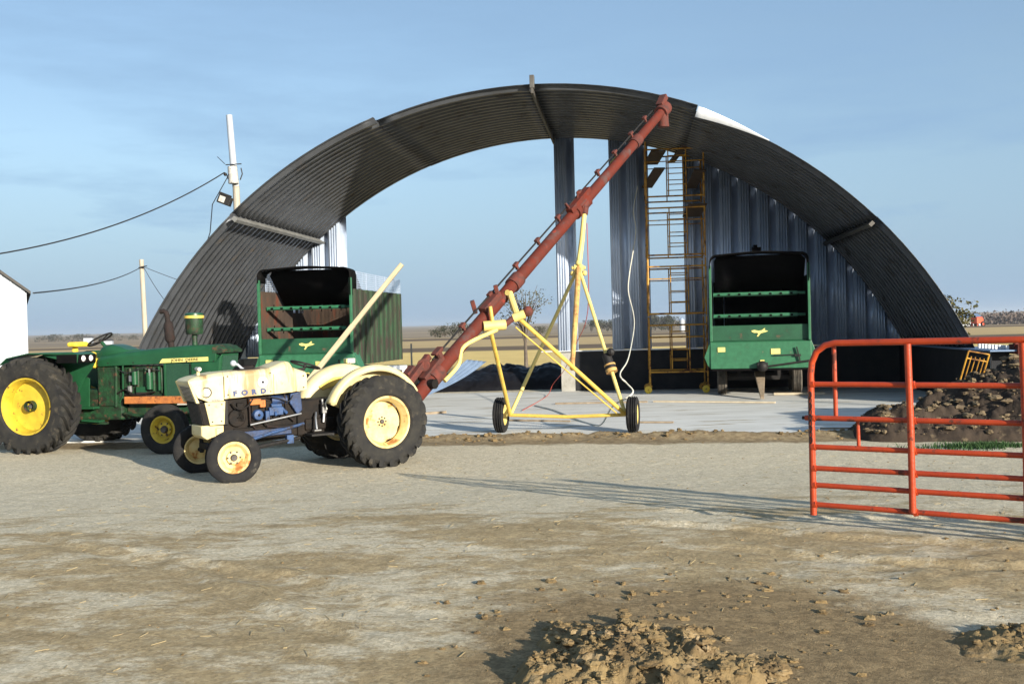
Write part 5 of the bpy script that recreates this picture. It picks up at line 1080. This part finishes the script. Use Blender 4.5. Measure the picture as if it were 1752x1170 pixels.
# ------------------------------------------------------------------ trees, bushes, far things
def tree(nm, lab, x, y, h, rw, trunk_h, nleaf, ls, seed, mat='leaf', grp=None, cat='tree', gaps=.4, sparse=False, twigs=True, sub=0):
    rs = np.random.RandomState(seed); z0 = gz(x, y) + sub; t = thing(nm, lab, cat, (x, y, z0), 0, grp)
    mb = MB(); tips = []
    for k in range(7 if not sparse else 10):
        a = rs.uniform(0, 6.28); l = rs.uniform(.5, 1.0); st = (0, 0, trunk_h * rs.uniform(.5, 1.2)); en = (rw * l * math.cos(a) * .8, rw * l * math.sin(a) * .8, trunk_h + (h - trunk_h) * rs.uniform(.35, .98))
        m_ = ((st[0] + en[0]) * .35, (st[1] + en[1]) * .35, (st[2] + en[2]) * .5)
        mb.tube([st, m_, en], [h * .014, h * .010, h * .003], 6); tips.append(en)
        for q in range(3 if sparse else 1):
            e2 = (en[0] + rs.normal(0, rw * .35), en[1] + rs.normal(0, rw * .35), en[2] + rs.uniform(-.1, .25) * h * .5); mb.tube([m_, e2], [h * .006, h * .002], 5); tips.append(e2)
    mb.tube([(0, 0, -.3), (rs.normal(0, .02) * h, 0, h * .5), (0, 0, h * .85)], [h * .028, h * .016, h * .004], 8)
    mb.build('trunk', 'bark', t)
    mb = MB(); cl = [(Vector(p), rs.uniform(.25, .5) * rw) for p in tips]
    if not sparse:
        for k in range(10): a = rs.uniform(0, 6.28); q = math.sqrt(rs.rand()) * rw * .8; zz = rs.uniform(.12, .9); cl.append((Vector((q * math.cos(a) * (1.15 - zz * .8), q * math.sin(a) * (1.15 - zz * .8), h * zz)), rs.uniform(.2, .42) * min(rw, h * .6)))
    for k in range(nleaf):
        c, r = cl[rs.randint(len(cl))]; d = Vector(rs.normal(0, 1, 3)).normalized() * r * rs.uniform(.3, 1.0) ** .6; p = c + d
        if p.z > h: continue
        if p.z < trunk_h * .3: continue
        e1 = Vector(rs.normal(0, 1, 3)).normalized(); e2 = e1.cross(Vector(rs.normal(0, 1, 3))).normalized(); s_ = ls * rs.uniform(.5, 1.3)
        mb.add([p - e1 * s_, p + e2 * s_ * .6, p + e1 * s_, p - e2 * s_ * .6], [(0, 1, 2, 3)])
    mb.build('crown', mat, t, smooth=0)
    return t
tree('sapling', 'thin half-bare sapling with sparse leaves in the field behind the auger', .62, 45, 3.55, .95, 1.5, 620, .055, 4, 'leaf_sparse', None, 'sapling', sparse=True)
tree('shrub', 'bushy dark autumn shrub poking out behind the right foot of the shed', 25.9, 60, 3.15, 1.8, .8, 2600, .12, 6, 'leaf', None, 'shrub')
GT = 'trees on the horizon'
rs = np.random.RandomState(19)
k = 0
def far(px, D, h, w, lab, seed): 
    x = (px - 876) / 1703. * D; tree('far_tree', lab, x, D, h, w, h * .12, 1500, h * .04, seed, 'leaf_far', GT, 'tree')
for i, (px, D, h, w) in enumerate(((762, 300, 3.7, 3.2), (786, 300, 4.6, 3.8), (812, 310, 4.2, 3.6), (838, 320, 3.2, 3.0), (745, 300, 2.6, 2.2), (925, 330, 3.2, 3.0))):
    far(px, D, h, w, 'dark green tree in the low clump in the field behind the auger', 100 + i)
for i, px in enumerate((1012, 1026, 1040, 1054)): far(px, 900, 11, 8, 'distant tree in the short row between the rear wall panels', 120 + i)
for i, px in enumerate((1112, 1122, 1133, 1144, 1152)): far(px, 850, 12 + 2 * (i % 2), 7, 'distant tree seen through the scaffold tower', 130 + i)
for i, px in enumerate((68, 84, 96, 110, 126, 140, 150, 176, 190, 206, 228)): far(px, 1300, 7 + 3 * ((i * 7) % 3) / 2, 9, 'tiny distant tree on the horizon behind the green tractor', 140 + i)
# wooded ridge at right, reads as one mass
def wood_mass():
    rs = np.random.RandomState(8); mb = MB()
    for k in range(15000):
        x = rs.uniform(290, 620); y = rs.uniform(640, 720); hm = 5 + 4 * fbm(np.array([x]), np.array([y]), .03, 3, 3)[0] + rs.normal(0, 1.0); z = gz(x, y) + rs.uniform(0, 1) ** .7 * hm
        p = Vector((x, y, z)); e1 = Vector(rs.normal(0, 1, 3)).normalized(); e2 = e1.cross(Vector(rs.normal(0, 1, 3))).normalized(); s_ = rs.uniform(.5, 1.2)
        mb.add([p - e1 * s_, p + e2 * s_ * .7, p + e1 * s_, p - e2 * s_ * .7], [(0, 1, 2, 3)])
    M['wood_far'] = pm('bare_wood', (0.085, 0.07, 0.065), (0.13, 0.10, 0.085), .02, 0.9)
    tag(mb.build('far_wood', 'wood_far', None, smooth=0), 'bare purplish wood along the horizon at the right', 'wood', kind='stuff')
wood_mass()
# red farm machine in the right-hand field
def farmachine():
    x, y = 140.3, 300.0; z = gz(x, y); t = thing('red_combine', 'distant orange-red harvesting machine in the field at far right', 'combine', (x, y, z), R(20))
    mb = MB(); mb.loft([(-1.3, 1.2, .9, 2.9, .4), (.9, 1.2, .9, 3.0, .4), (1.3, 1.1, 1.0, 2.5, .3)], 5); mb.build('body', 'red_far', t, bevel=.05)
    mb = MB(); mb.box(1.5, 0, 2.1, .7, 1.3, 1.3); mb.build('cab', 'iron', t, smooth=0, bevel=.05)
    for s in (-1, 1): wheel(t, (.9, s * 1.3, .8), 0 if s > 0 else math.pi, .8, .5, .4, 'red_far', 'tyre', ribs=3)
    for s in (-1, 1): wheel(t, (-1.1, s * 1.1, .5), 0 if s > 0 else math.pi, .5, .35, .25, 'red_far', 'tyre', ribs=3)
farmachine()
def small_house(nm, lab, x, y, w, h, wall='white', roof='roofdark', cat='farm building', grp=None):
    z = gz(x, y); t = thing(nm, lab, cat, (x, y, z), .2, grp); mb = MB(); mb.span(-w / 2, w / 2, -w * .35, w * .35, -.5, h); mb.build('walls', wall, t, smooth=0)
    mb = MB(); mb.prism([(-w * .35 - .3, h + .05), (0, h + w * .2), (w * .35 + .3, h + .05)], -w / 2 - .3, w / 2 + .3, Matrix.Rotation(math.pi / 2, 4, 'Z')); mb.build('roof', roof, t, smooth=0)
GH = 'farmsteads on the horizon'
small_house('farmhouse', 'tiny white farmhouse on the horizon above the green tractor seat', (152 - 876) / 1703 * 1050, 1050, 9, 6, grp=GH)
small_house('farmhouse', 'tiny pale farm building right of the green tractor steering wheel', (192 - 876) / 1703 * 900, 890, 9, 3, grp=GH)
small_house('farm_shed', 'low pale blue farm shed beside the wood at far right', (1655 - 876) / 1703 * 600, 600, 14, 4.5, 'white', 'sheet', grp=GH)
t = thing('grain_bin', 'small white grain bin in the field seen through the scaffold tower', 'grain bin', (44.5, 260, gz(44.5, 260)))
mb = MB(); mb.tube([(0, 0, -.3), (0, 0, 3.2)], .65, 20); mb.build('bin_wall', 'white', t)
mb = MB(); mb.tube([(0, 0, 3.2), (0, 0, 3.6), (0, 0, 3.75)], [.7, .25, .1], 20); mb.build('bin_roof', 'galv', t)
# fence post in the field behind the cream tractor
mb = MB(); mb.tube([(0, 0, -.3), (0, 0, 1.35)], .035, 8); o = mb.build('fence_post', 'pole', None, loc=(-3.9, 38.5, 0)); tag(o, 'thin grey fence post in the straw field behind the cream tractor', 'post')
# pale trestle behind the cream rear wheel
tr = thing('pale_trestle', 'pale blue-white metal trestle just behind the cream rear wheel', 'trestle', (-3.0, 23.6, .02), R(-4))
mb = MB(); mb.span(-.45, .50, -.03, .03, .93, 1.04); mb.build('trestle_top', 'trim', tr, smooth=0, bevel=.01)
for x in (-.4, .42): mb = MB(); mb.bar((x, -.02, 0), (x, -.02, .93), .05, .05); mb.build('trestle_leg', 'trim', tr, smooth=0)

# ------------------------------------------------------------------ air between here and the horizon
mb = MB(); mb.span(-9800, 9800, -300, 9800, -12, 60)
hzm = bpy.data.materials.new('air'); hzm.use_nodes = True; n_ = hzm.node_tree; n_.nodes.clear(); o_ = n_.nodes.new('ShaderNodeOutputMaterial'); v_ = n_.nodes.new('ShaderNodeVolumePrincipled')
v_.inputs['Color'].default_value = (0.86, 0.92, 1.0, 1); v_.inputs['Density'].default_value = 0.00010; v_.inputs['Anisotropy'].default_value = 0.2
n_.links.new(v_.outputs[0], o_.inputs['Volume'])
hz_ = mb.build('haze', hzm, None, smooth=0); tag(hz_, 'thin pale haze over the far fields', 'haze', kind='stuff')

rs = np.random.RandomState(31); mb = MB()
for k in range(650):
    x = rs.uniform(-5, 6); y = rs.uniform(4.8, 14.5); z = float(ground_h(np.array([x]), np.array([y]))[0]) + .004; a = rs.uniform(0, 3.14); l = rs.uniform(.02, .09); d = Vector((math.cos(a), math.sin(a), rs.uniform(-.05, .12))) * l
    mb.bar((x, y, z), Vector((x, y, z)) + d, .003, .003)
M['straw_bits'] = pm('dry_straw', (0.42, 0.33, 0.17), (0.26, 0.2, 0.11), 3, 0.9)
tag(mb.build('straw_litter', 'straw_bits', None, smooth=0), 'thin bits of dry straw littering the yard', 'straw', kind='stuff')
